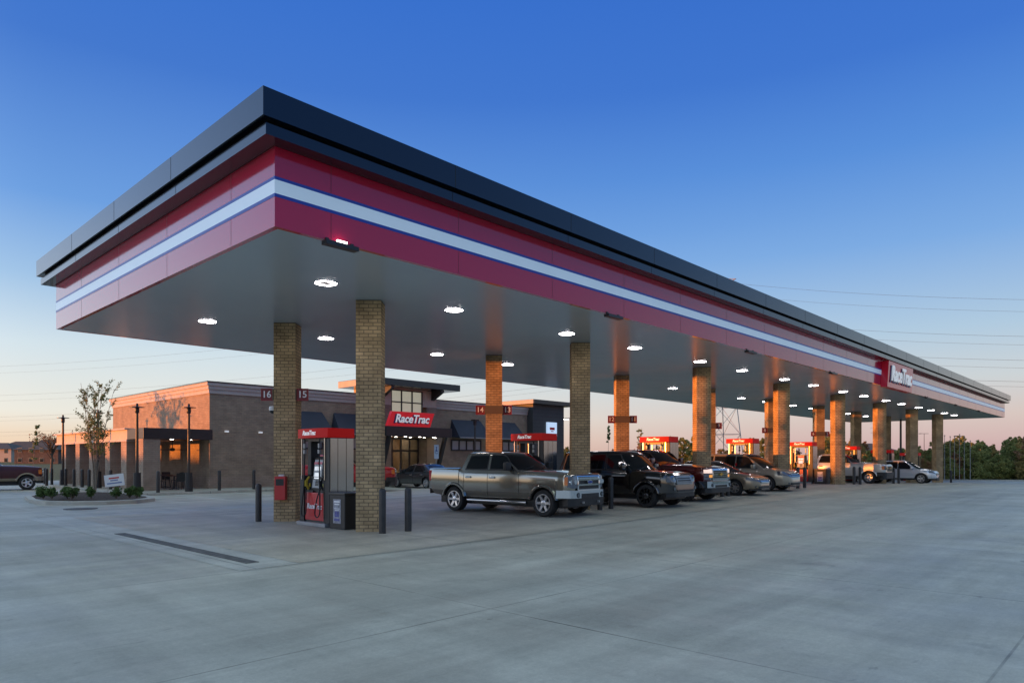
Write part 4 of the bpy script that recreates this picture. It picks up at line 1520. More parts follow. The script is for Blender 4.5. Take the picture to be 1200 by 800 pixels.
M_FARWALL = brick_mat('dull_far_brick', (0.13, 0.10, 0.085), (0.11, 0.085, 0.075), (0.12, 0.10, 0.09))
M_FRAME = mat('window_frame_beige', (.3, .27, .23), rough=.6)
# ------------------------------------------------------------------ far buildings, power line, poles
def house(d, px, w, dep, h, rh, label, wallm, rz=None, name='apartment_building', winrows=2, z0=-.15):
    p = dr(d, (px - 600) / 808.25 * d, z0)
    root = tag(empty(name, tuple(p), (YAW - R(90)) if rz is None else rz), label, 'building')
    mb = MB(); mb.box(-w / 2, -dep / 2, 0, w / 2, dep / 2, h); mb.build('wall', wallm, root)
    mb = MB()
    e = .6
    lo = [(-w / 2 - e, -dep / 2 - e, h + .01), (w / 2 + e, -dep / 2 - e, h + .01), (w / 2 + e, dep / 2 + e, h + .01), (-w / 2 - e, dep / 2 + e, h + .01)]
    k = min(w, dep) * .46
    hi = [(-w / 2 + k, -.3, h + rh), (w / 2 - k, -.3, h + rh), (w / 2 - k, .3, h + rh), (-w / 2 + k, .3, h + rh)]
    mb.hexa(lo, hi)
    mb.build('roof', M_ROOFSH, root)
    n = max(2, int(w / 3.2))
    for r_ in range(winrows):
        for q in range(n):
            x = -w / 2 + w * (q + .5) / n
            z = .9 + r_ * 2.9
            mb = MB(); mb.box(x - .6, -dep / 2 - .05, z, x + .6, -dep / 2 - .004, z + 1.4); f = mb.build('window', M_FRAME, root)
            mb = MB(); mb.box(x - .5, -dep / 2 - .07, z + .1, x + .5, -dep / 2 - .052, z + 1.3); mb.build('pane', M_DGLASS, f)
    return root
house(235, 4, 14, 12, 5.2, 2.2, 'pale two storey house at the far left edge behind the maroon pickup', M_SIDING)
house(255, 30, 18, 12, 5.0, 3.4, 'dark roofed house second from the left on the skyline', M_SIDING)
house(210, 57, 13, 11, 4.6, 3.2, 'low brick house with dark roof beside the patio end', M_FARWALL)
house(260, 84, 26, 12, 5.2, 4.2, 'long dark roofed house mostly hidden by the patio roof', M_FARWALL)
house(190, 1006, 16, 10, 4.0, 2.2, 'low grey roofed building far away between the brick columns', M_SIDING, winrows=1)

# distant rise of the land on the left
mb = MB()
N_ = 40
rows = []
for i in range(N_ + 1):
    t = i / N_
    r = -560 + 620 * t
    h = 9 + 7 * math.sin(t * 5.1 + .6) * .4 + 3 * math.sin(t * 13)
    rows.append([mb.bm.verts.new(dr(520 + 14 * math.sin(i), r, -1)), mb.bm.verts.new(dr(600, r, h * .75)), mb.bm.verts.new(dr(700, r * 1.1, h)), mb.bm.verts.new(dr(900, r * 1.4, -2))])
for a, b in zip(rows, rows[1:]):
    for k in range(3): mb._f([a[k], b[k], b[k + 1], a[k + 1]])
tag(mb.build('hills', mat('far_wooded_hill', (.045, .05, .042), rough=1, var=.4, vscale=.08), smooth=60), kind='structure')

def lattice(loc, h, wb, wt, label):
    root = tag(empty('transmission_tower', loc, YAW + .3), label, 'pylon')
    mb = MB()
    W = lambda z: wb + (wt - wb) * min(1, z / (h * .85))
    zs = [0]
    while zs[-1] < h * .98: zs.append(zs[-1] + max(1.6, W(zs[-1]) * .95))
    cs = ((-1, -1), (1, -1), (1, 1), (-1, 1))
    P = lambda c, z: Vector((c[0] * W(z) / 2, c[1] * W(z) / 2, z))
    for za, zb in zip(zs, zs[1:]):
        for q in range(4):
            c, c2 = cs[q], cs[(q + 1) % 4]
            mb.tube([P(c, za), P(c, zb)], .11, 4)
            mb.tube([P(c, za), P(c2, zb)], .055, 4)
            mb.tube([P(c2, za), P(c, zb)], .055, 4)
            mb.tube([P(c, zb), P(c2, zb)], .055, 4)
    mb.build('frame', M_GALV, root)
    mb = MB()
    for z in (h * .72, h * .84, h * .96):
        for s_ in (-1, 1):
            mb.tube([(0, 0, z), (s_ * 6.5, 0, z + .2)], .12, 4)
            mb.tube([(0, 0, z + 1.8), (s_ * 6.5, 0, z + .2)], .07, 4)
    mb.build('cross_arm', M_GALV, root)
dT, rT = 165, (843 - 600) / 808.25 * 165
lattice(tuple(dr(dT, rT, -.2)), 45, 8.2, 1.6, 'tall steel lattice power pylon behind the third brick column')
lattice(tuple(dr(600, (1027 - 600) / 808.25 * 600, 0)), 34, 4, 1.2, 'small far lattice mast on the skyline between brick columns')
WL = ['highest', 'second from the top', 'third from the top', 'fourth from the top', 'fifth from the top', 'third lowest', 'second lowest', 'lowest']
for k, (yl, yr) in enumerate(((427, 347), (434, 361), (460, 390), (466, 400), (485, 418), (489, 427), (502, 443), (506, 449))):
    def pt(px, py, d): return dr(d, (px - 600) / 808.25 * d, EYE + (537.6 - py) / 808.25 * d)
    A = pt(-90, yl + 5, 300); B = pt(843, yr - 17, 165); C_ = pt(1330, yr + 5, 120)
    pts = []
    for (p, q, sag) in ((A, B, 4.5), (B, C_, 1.2)):
        for t in range(14):
            u = t / 14
            v = p.lerp(q, u); v.z -= sag * 4 * u * (1 - u)
            pts.append(v)
    pts.append(C_)
    mb = MB(); mb.tube(pts, .022 if k % 2 == 0 else .018, 4)
    tag(mb.build('power_cable', M_WIRE, uv=False), 'overhead power cable across the sky, %s of the eight' % WL[k], 'cable', 'overhead power cables')

def street_light(d, px, h, label, lit=False, arm=1.2, r=.09):
    root = tag(empty('street_light', tuple(dr(d, (px - 600) / 808.25 * d, -.2)), YAW - R(90)), label, 'street light')
    mb = MB(); mb.cyl((0, 0, 0), (0, 0, h), r, r * .7, 8); mb.build('pole', M_BLACKMET, root, smooth=40)
    mb = MB(); mb.box(-arm, -.04, h - .1, arm if not lit else .1, .04, h); mb.build('arm', M_BLACKMET, root)
    mb = MB(); mb.box(-arm - .25, -.2, h - .13, -arm + .35, .2, h + .01); hd = mb.build('head', M_BLACKMET, root)
    if lit:
        mb = MB(); mb.box(-arm - .22, -.17, h - .2, -arm + .3, .17, h - .132); mb.build('lamp', mat('street_lamp', (.9, .9, .9), emit=(1, .97, .9), estr=14), hd)
street_light(66, 1055.5, 9.5, 'tall dark street light seen between the last brick columns', r=.11)
street_light(85, 668, 7.0, 'lit street light just left of the third brick column', lit=True, arm=.5)
street_light(190, 1083, 9.0, 'far double street light on the pink horizon by the last column', r=.08)
street_light(120, 1125, 6.0, 'slim street light rising behind the right hand wood', r=.05, arm=.7)
for k, (px, h) in enumerate(((1107, 4.2), (1113.5, 4.1), (1118.5, 4.1), (1124.5, 4.3), (1130, 4.1), (1137, 3.7))):
    d = 66
    root = tag(empty('thin_post', tuple(dr(d, (px - 600) / 808.25 * d, -.25))), 'thin pale post in front of the wood, %s from the left of six' % ORD[k], 'post', 'thin pale posts by the wood')
    mb = MB(); mb.cyl((0, 0, 0), (0, 0, h), .028, .022, 6); mb.build('pole', M_GALV, root)
    mb = MB(); mb.box(-.05, -.05, h, .05, .05, h + .08); mb.build('cap', M_GALV, root)

# unseen block and hedge, added west of the lot to keep low sun off columns
S2 = SUN_AZ.normalized(); N2 = Vector((-S2.y, S2.x, 0)) * -1
if N2.y < 0: N2 = -N2
qp = lambda q, p: N2 * q + S2 * p
c = qp(8.45, 70)
root = tag(empty('sun_block_building', (c.x, c.y, -.1), math.atan2(N2.y, N2.x)), 'unseen brick block added at left to keep low sun off the near columns', 'building')
mb = MB(); mb.box(-15.1, -6, 0, 15.1, 6, 10.6); mb.build('wall', M_FARBRICK, root)
mb = MB(); mb.box(-15, -6.3, 10.6, 15, 6.3, 11.1); mb.build('parapet', M_CORN, root)
for q in range(6):
    for z in (1.0, 4.4, 7.6):
        mb = MB(); mb.box(-12.6 + q * 4.6, -6.06, z, -10.8 + q * 4.6, -6.005, z + 1.9); mb.build('window', M_DGLASS, root)
c = qp(41.5, 78)  # added hedge, sized to shade the lower part of the columns
mb = MB()
r_ = random.Random(5)
mb.box(-18.4, -.5, 0, 18.4, .5, 3.3)
for _ in range(5200):
    leaves(mb, (r_.uniform(-18.7, 18.7), r_.choice((-.6, .6)) * r_.uniform(.6, 1), r_.uniform(.1, 3.45)), (.25, .25, .2), 1, .3, r_.randrange(10 ** 6))
hd = mb.build('sun_block_hedge', M_LEAF, recalc=False, uv=False, loc=(c.x, c.y, -.1))
hd.rotation_euler = (0, 0, math.atan2(N2.y, N2.x))
tag(hd, 'unseen long hedge added at left to shade the lower columns from low sun', 'hedge')

# ------------------------------------------------------------------ vehicles
def lerp_tab(tab, x):
    if x <= tab[0][0]: return tab[0][1]
    for (x0, v0), (x1, v1) in zip(tab, tab[1:]):
        if x <= x1:
            return v0 + (v1 - v0) * (x - x0) / (x1 - x0) if x1 > x0 else v1
    return tab[-1][1]
def round_poly(pts, r, n=3):
    out = []
    L_ = len(pts)
    for i in range(L_):
        p = Vector((*pts[i], 0)); a = Vector((*pts[i - 1], 0)); b = Vector((*pts[(i + 1) % L_], 0))
        ra = min(r, (a - p).length * .45); rb = min(r, (b - p).length * .45)
        pa = p + (a - p).normalized() * ra; pb = p + (b - p).normalized() * rb
        for k in range(n + 1):
            t = k / n
            q = pa * (1 - t) ** 2 + p * 2 * t * (1 - t) + pb * t * t
            out.append((q.x, q.y))
    return out

class Veh:
    def __init__(s, name, label, cat, sp, loc, heading, scale=1.0):
        s.sp = sp
        s.root = tag(empty(name, (*loc, grade(*loc) + .009), heading), label, cat)
        s.root.scale = (scale,) * 3
        s.build()
    def top(s, x): return lerp_tab(s.sp['top'], x)
    def plan(s, x): return lerp_tab(s.sp['plan'], x)
    def bot(s, x): return lerp_tab(s.sp['bot'], x)
    def end_x(s, y, z, front=True):
        """x of the front (or rear) skin at lateral y and height z"""
        sp = s.sp
        xs = [t[0] for t in sp['plan']]
        lo, hi = min(xs), max(xs)
        mid = 0.0
        end = hi if front else lo
        a, b = mid, end
        for _ in range(26):
            m = (a + b) / 2
            ok = s.plan(m) * .985 >= abs(y) and s.top(m) >= z
            if ok: a = m
            else: b = m
        return a
    def wrap(s, mb, y0, y1, zlo, zhi, off=.012, th=.05, front=True, ny=10, nz=3):
        """slab that follows the front or rear skin; zlo/zhi = (at y0, at y1)"""
        sg = 1 if front else -1
        O, I = [], []
        for i in range(ny + 1):
            t = i / ny
            y = y0 + (y1 - y0) * t
            za = zlo[0] + (zlo[1] - zlo[0]) * t
            zb = zhi[0] + (zhi[1] - zhi[0]) * t
            ro, ri = [], []
            for j in range(nz + 1):
                z = za + (zb - za) * j / nz
                x = s.end_x(y, z, front)
                # at the corner the skin runs along the side: push outwards in y as well
                e = .02
                xa, xb = s.end_x(y - e, z, front), s.end_x(y + e, z, front)
                nx, ny_ = 2 * e, -(xb - xa) * 1.0
                l = math.hypot(nx, ny_)
                nx, ny_ = nx / l, ny_ / l
                if not front: nx, ny_ = nx, -ny_ * -1
                ro.append(mb.bm.verts.new((x + sg * nx * off, y + (ny_ if front else -(-ny_)) * off * sg * (1 if front else 1), z)))
                ri.append(mb.bm.verts.new((x - sg * th, y * .985, z)))
            O.append(ro); I.append(ri)
        for i in range(ny):
            for j in range(nz):
                mb._f([O[i][j], O[i + 1][j], O[i + 1][j + 1], O[i][j + 1]])
                mb._f([I[i][j], I[i][j + 1], I[i + 1][j + 1], I[i + 1][j]])
        for i in range(ny):
            mb._f([O[i][0], I[i][0], I[i + 1][0], O[i + 1][0]])
            mb._f([O[i][nz], O[i + 1][nz], I[i + 1][nz], I[i][nz]])
        for j in range(nz):
            mb._f([O[0][j], O[0][j + 1], I[0][j + 1], I[0][j]])
            mb._f([O[ny][j], I[ny][j], I[ny][j + 1], O[ny][j + 1]])
    def ring(s, x, shrink=1.0):
        zt, zb, w = s.top(x), s.bot(x), s.plan(x) * shrink
        cr = lerp_tab(s.sp.get('crown', [(0, .02)]), x)
        H = zt - zb
        sh = s.sp.get('shoulder', .10)
        z4 = s.sp.get('split') or zb + .36 * H
        h = [(0, zb), (.80 * w, zb), (.93 * w, zb + .03), (.972 * w, zb + .14 * H), (.995 * w, z4), (w, max(zb + .52 * H, z4 + .05)), (.995 * w, zb + .70 * H),
             (.975 * w, zt - sh * H - .015), (.95 * w, zt - sh * .45 * H), (.90 * w, zt - .012), (.84 * w, zt + cr * .12), (.45 * w, zt + cr * .75), (0, zt + cr)]
        return [(x, y, z) for y, z in h] + [(x, -y, z) for y, z in h[-2:0:-1]]
    def cab_w(s, z):
        c = s.sp['cab']
        return c['w0'] + (c['w1'] - c['w0']) * (z - c['z0']) / (c['z1'] - c['z0'])
    def cab_xf(s, z):
        c = s.sp['cab']
        t = (z - c['z0']) / (c['z1'] - c['z0'])
        return c['xf0'] + (c['xf1'] - c['xf0']) * (t + .10 * t * (t - 1) * -1 if False else t)
    def cab_xr(s, z):
        c = s.sp['cab']
        t = (z - c['z0']) / (c['z1'] - c['z0'])
        return c['xr0'] + (c['xr1'] - c['xr0']) * t
    def build(s):
        sp, root = s.sp, s.root
        pm = sp['paint']
        R_ = sp['tyre']
        # ---- body shell
        xs = sorted(set([round(t[0], 4) for t in sp['top']] + [round(t[0], 4) for t in sp['plan']] + [round(sp['x0'] + (sp['x1'] - sp['x0']) * i / 44, 4) for i in range(45)]))
        xs = [x for x in xs if sp['x0'] <= x <= sp['x1']]
        mb = MB()
        rings = []
        for x in xs:
            rings.append([mb.bm.verts.new(p) for p in s.ring(x)])
        n = len(rings[0])
        for a, b in zip(rings, rings[1:]):
            for i in range(n):
                j = (i + 1) % n
                mb._f([a[i], b[i], b[j], a[j]])
        mb._f(rings[0]); mb._f(rings[-1][::-1])
        body = mb.build('body', [pm, M_BLACKPL, sp.get('lower', pm)], root, uv=False)
        # ---- cut wheel wells, bed and seams
        cut = MB()
        for ax in sp['axles']:
            for sy in (-1, 1):
                w = s.plan(ax)
                cut.cyl((ax, sy * (w - .30), R_ + .0), (ax, sy * (w + .2), R_ + .0), R_ * 1.0 + sp.get('gap', .075), n=28)
        if 'bed' in sp:
            b = sp['bed']
            cut.box(b[0], -b[2], b[3], b[1], b[2], 3)
            g = sp['bed_gap']
            cut.box(g - .015, -2, .62, g + .015, 2, 3)
        for (x, za, zb) in sp.get('seams', ()):
            for sy in (-1, 1):
                w = s.plan(x)
                y0, y1 = sorted((sy * (w * .955), sy * (w + .2)))
                cut.box(x - .010, y0, za, x + .010, y1, zb)
        bmesh.ops.recalc_face_normals(cut.bm, faces=cut.bm.faces[:])
        me = bpy.data.meshes.new('cutter'); cut.bm.to_mesh(me); cut.bm.free()
        co = bpy.data.objects.new('cutter', me); COL.objects.link(co)
        co.parent = root
        md = body.modifiers.new('cut', 'BOOLEAN')
        md.operation = 'DIFFERENCE'; md.object = co; md.solver = 'EXACT'; md.use_self = True
        bpy.context.view_layer.update()
        dg = bpy.context.evaluated_depsgraph_get()
        new = bpy.data.meshes.new_from_object(body.evaluated_get(dg))
        body.modifiers.clear()
        bpy.data.objects.remove(co)
        body.data = new
        new.name = 'body'
        new.materials.clear()
        for m_ in (pm, M_BLACKPL, sp.get('lower', pm)): new.materials.append(m_)
        zl = sp.get('lower_z', 0)
        for p in new.polygons:
            p.material_index = 0
            c = p.center
            for ax in sp['axles']:
                if math.hypot(c.x - ax, c.z - R_) < R_ + sp.get('gap', .075) + .004 and abs(c.y) < s.plan(ax) * .962: p.material_index = 1
            if 'bed' in sp and sp['bed'][0] - .01 < c.x < sp['bed'][1] + .01 and abs(c.y) < sp['bed'][2] + .01 and c.z < s.top(c.x) - .03 and c.z > sp['bed'][3] - .02: p.material_index = 1
            if p.material_index == 0 and c.z < zl: p.material_index = 2
            if c.z < s.bot(c.x) + .02 and p.normal.z < -.5: p.material_index = 1
        new.polygons.foreach_set('use_smooth', [True] * len(new.polygons))
        new.set_sharp_from_angle(angle=R(32))
        # ---- cab
        c = sp['cab']
        mb = MB()
        rings = []
        def cring(z, inset):
            w = s.cab_w(z) - inset
            xf, xr = s.cab_xf(z) - inset, s.cab_xr(z) + inset
            bf, br = c.get('bowf', .14), c.get('bowr', .05)
            ff = [(xf - bf * (abs(q) ** 2.2), q * w) for q in (-1, -.8, -.5, 0, .5, .8, 1)]
            rr = [(xr + br * (abs(q) ** 2.2), q * w) for q in (1, .8, .5, 0, -.5, -.8, -1)]
            xl, xe = ff[-1][0], rr[0][0]
            sl = [(xl + (xe - xl) * q, w + c.get('bulge', .0) * math.sin(math.pi * q)) for q in (.2, .4, .6, .8)]
            return [mb.bm.verts.new((x, y, z)) for x, y in ff + sl + rr + [(x, -y) for x, y in sl[::-1]]]
        z0, z1 = c['z0'], c['z1']
        lv = [(z0 - .10, 0), (z0, 0), (z0 + (z1 - z0) * .3, 0), (z0 + (z1 - z0) * .6, 0), (z1 - .115, 0), (z1 - .07, .012), (z1 - .035, .045), (z1 - .012, .11), (z1, .24)]
        for z, i_ in lv: rings.append(cring(z, i_))
        for a, b in zip(rings, rings[1:]):
            for i in range(len(a)):
                j = (i + 1) % len(a)
                mb._f([a[i], a[j], b[j], b[i]])
        mb._f(rings[-1]); mb._f(rings[0][::-1])
        mb.build('cab', c.get('paint', pm), root, smooth=40, uv=False)
        # ---- windows
        for sy in (-1, 1):
            for poly in c['side']:
                pr = round_poly(poly, .05)
                mb = MB()
                for off, grow, mi in ((.004, .035, 0),):
                    cxm = sum(p[0] for p in pr) / len(pr); czm = sum(p[1] for p in pr) / len(pr)
                    g = [(cxm + (x - cxm) * (1 + grow / max(.2, abs(max(p[0] for p in pr) - cxm))), czm + (z - czm) * (1 + grow / .22)) for x, z in pr]
                    A = [(x, sy * (s.cab_w(z) + off), z) for x, z in g]
                    B = [(x, sy * (s.cab_w(z) - .03), z) for x, z in g]
                    mb.hexa(B, A) if sy > 0 else mb.hexa(A, B)
                wn_ = mb.build('side_window', M_BLACKPL if not c.get('trim') else c['trim'], root, uv=False)
                mb = MB()
                A = [(x, sy * (s.cab_w(z) + .009), z) for x, z in pr]
                B = [(x, sy * (s.cab_w(z) + .0045), z) for x, z in pr]
                mb.hexa(B, A) if sy > 0 else mb.hexa(A, B)
                mb.build('pane', M_CGLASS, wn_, uv=False)
        def screen(nm, zf, za, zb, ins, sg, bow):
            mb = MB()
            G = []
            for j in range(6):
                z = za + (zb - za) * j / 5
                w = s.cab_w(z) - ins
                G.append([(zf(z) - sg * bow * (abs(q * (w / s.cab_w(z))) ** 2.2) + sg * .008, q * w, z) for q in [k / 5 - 1 for k in range(11)]])
            V = [[mb.bm.verts.new(p) for p in r] for r in G]
            W = [[mb.bm.verts.new((p[0] - sg * .03, p[1], p[2])) for p in r] for r in G]
            for j in range(5):
                for k in range(10):
                    mb._f([V[j][k], V[j][k + 1], V[j + 1][k + 1], V[j + 1][k]])
                    mb._f([W[j][k], W[j + 1][k], W[j + 1][k + 1], W[j][k + 1]])
            for j in range(5):
                mb._f([V[j][0], V[j + 1][0], W[j + 1][0], W[j][0]]); mb._f([V[j][10], W[j][10], W[j + 1][10], V[j + 1][10]])
            for k in range(10):
                mb._f([V[0][k], W[0][k], W[0][k + 1], V[0][k + 1]]); mb._f([V[5][k], V[5][k + 1], W[5][k + 1], W[5][k]])
            mb.build(nm, M_CGLASS, root, smooth=50, uv=False)
        screen('windscreen', s.cab_xf, c['z0'] + .03, c['z1'] - .075, .075, 1, c.get('bowf', .14))
        screen('rear_window', s.cab_xr, c['z0'] + .08, c['z1'] - .12, .14, -1, c.get('bowr', .05))
        # ---- wheels
        first = None
        for ax in sp['axles']:
            for sy in (-1, 1):
                if first is None:
                    wh = s.wheel(R_, sp)
                    first = wh
                else:
                    wh = copy_tree(first, root)
                wh.location = (ax, sy * (s.plan(ax) - sp.get('wheel_in', .145)), R_)
                wh.rotation_euler = (0, 0, math.pi if sy < 0 else 0)
        # ---- arch lips
        if sp.get('flare'):
            for ax in sp['axles']:
                for sy in (-1, 1):
                    mb = MB()
                    r0 = R_ + sp.get('gap', .075) - .015
                    prev = None
                    K = 22
                    for k in range(K + 1):
                        a = R(12 + 156 * k / K)
                        ca, sa = math.cos(a), math.sin(a)
                        w = s.plan(ax)
                        pr = [(r0, w - .03), (r0, w + sp['flare']), (r0 + .05, w + sp['flare'] + .004), (r0 + .095, w - .02)]
                        cur = [mb.bm.verts.new((ax + rr * ca, sy * yy, R_ + rr * sa)) for rr, yy in pr]
                        if prev:
                            for i in range(4):
                                j = (i + 1) % 4
                                mb._f([prev[i], prev[j], cur[j], cur[i]])
                        else: mb._f(cur)
                        prev = cur
                    mb._f(prev[::-1])
                    mb.build('wheel_arch', sp.get('flare_mat', pm), root, smooth=50, uv=False)
        # ---- mirrors, handles, sills
        mx, mz = sp['mirror']
        for sy in (-1, 1):
            w = s.cab_w(max(mz, c['z0'])) if mz > c['z0'] else s.plan(mx)
            mb = MB()
            mb.obox((mx - .02, sy * (w + .17), mz + .07), (.14, .25, sp.get('mirror_h', .2) * 1.1))
            mr = mb.build('mirror', sp.get('mirror_mat', pm), root, bevel=.03, smooth=50, uv=False)
            mb = MB()
            mb.obox((mx, sy * (w + .03), mz + .0), (.08, .12, .05))
            mb.build('mirror_arm', M_BLACKPL, mr, uv=False)
        for (hx, hz) in sp.get('handles', ()):
            for sy in (-1, 1):
                w = s.plan(hx)
                mb = MB()
                mb.obox((hx, sy * (w + .005), hz), (.22, .06, .06))
                mb.build('door_handle', sp.get('handle_mat', M_CHROME), root, bevel=.01, uv=False)
        if sp.get('step'):
            for sy in (-1, 1):
                mb = MB()
                mb.tube([(sp['axles'][0] - .62, sy * (s.plan(0) - .02), .40), (sp['axles'][1] + .62, sy * (s.plan(0) - .02), .40)], .05, 8)
                mb.build('side_step', sp['step'], root, smooth=60, uv=False)
        mb = MB()
        zb_ = c['z0'] + .05
        for y0_, y1_ in ((-.62, -.08), (.02, .55)):
            P_ = lambda y, z: (s.cab_xf(z) - c.get('bowf', .14) * (abs(y) / s.cab_w(z)) ** 2.2 + .025, y, z)
            mb.tube([P_(y0_, zb_), P_((y0_ + y1_) / 2, zb_ + .04), P_(y1_, zb_ + .10)], .011, 5)
        mb.build('wiper', M_BLACKPL, root, uv=False)
        for sy in (-1, 1):
            mb = MB()
            mb.tube([(c['side'][0][0][0] + .1, sy * (s.cab_w(c['z0'] + .02) + .012), c['z0'] + .02), (c['side'][-1][1][0] - .02, sy * (s.cab_w(c['z0'] + .02) + .012), c['z0'] + .02)], .013, 5)
            mb.build('window_trim', sp.get('belt_trim', M_BLACKPL), root, uv=False)
        # underbody
        mb = MB()
        mb.box(sp['x0'] + .35, -s.plan(0) * .72, .26, sp['x1'] - .35, s.plan(0) * .72, s.bot(0) + .05)
        mb.cyl((sp['axles'][1], -.7, R_), (sp['axles'][1], .7, R_), .07, n=8)
        mb.build('underbody', M_BLACKPL, root, uv=False)
        sp['front'](s)
        sp['rear'](s)
    def wheel(s, R_, sp):
        wh = empty('wheel', parent=s.root)
        tw = sp.get('tyre_w', .12)
        rr = R_ * sp.get('rim', .66)
        mb = MB()
        mb.lathe([(rr - .01, -tw), (rr + .02, -tw * 1.04), (R_ * .93, -tw * 1.03), (R_ * .985, -tw * .85), (R_, -tw * .6), (R_, tw * .6), (R_ * .985, tw * .85), (R_ * .93, tw * 1.03), (rr + .02, tw * 1.04), (rr - .01, tw)], 'Y', n=32, closed=True)
        mb.build('tyre', M_RUBBER, wh, smooth=45, uv=False)
        mb = MB()
        mb.lathe([(rr - .012, -tw * .9), (rr + .012, tw * .98), (rr + .008, tw * 1.06), (rr - .018, tw * 1.06), (rr - .03, tw * .7), (rr - .04, -tw * .9)], 'Y', n=32, closed=True)
        ns = sp.get('spokes', 6)
        for k in range(ns):
            a = 2 * math.pi * k / ns
            ca, sa = math.cos(a), math.sin(a)
            tx, tz = -sa, ca
            w0, w1 = sp.get('spoke_w', (.07, .05))
            y0, y1 = tw * .80, tw * .98
            P = lambda r, t, y: (r * ca + t * tx, y, r * sa + t * tz)
            mb.hexa([P(.03, -w0, y0 - .05), P(.03, w0, y0 - .05), P(rr - .015, w1, y1 - .06), P(rr - .015, -w1, y1 - .06)],
                    [P(.03, -w0 * .7, y0), P(.03, w0 * .7, y0), P(rr - .015, w1 * .75, y1), P(rr - .015, -w1 * .75, y1)])
        mb.lathe([(.085, tw * .5), (.085, tw * .86), (.05, tw * .95), (.01, tw * .96)], 'Y', n=16)
        mb.build('rim', sp.get('rim_mat', M_RIM), wh, smooth=35, uv=False)
        mb = MB()
        mb.lathe([(.01, -.02), (rr - .045, -.02), (rr - .045, 0), (.01, 0)], 'Y', n=24)
        mb.lathe([(.06, .0), (rr * .62, .0), (rr * .62, .02), (.06, .02)], 'Y', n=24)
        mb.build('brake_disc', mat('brake_iron', (.06, .06, .062), rough=.5, metal=.6), wh, uv=False)
        return wh
    # pieces used by the front and rear builders
    def panel(s, nm, m, y0, y1, zlo, zhi, off=.014, th=.05, front=True, parent=None, ny=8, mirror=False, bevel=0):
        out = []
        for sg in ((1, -1) if mirror else (1,)):
            mb = MB()
            a, b = (y0, y1)
            if sg < 0: a, b = -y0, -y1
            s.wrap(mb, a, b, zlo, zhi, off, th, front, ny)
            out.append(mb.build(nm, m, parent or s.root, smooth=40, uv=False, bevel=bevel))
        return out
    def box_at(s, nm, m, y, z, size, off=.0, front=True, parent=None, bevel=.006):
        x = s.end_x(y, z, front)
        mb = MB(); mb.obox((x + (off if front else -off), y, z), size)
        return mb.build(nm, m, parent or s.root, bevel=bevel, smooth=40, uv=False)
    def disc_at(s, nm, m, y, z, r, off=.02, front=True, parent=None):
        x = s.end_x(y, z, front) + (off if front else -off)
        mb = MB(); mb.cyl((x - .03, y, z), (x + .01, y, z), r, n=16)
        return mb.build(nm, m, parent or s.root, uv=False)

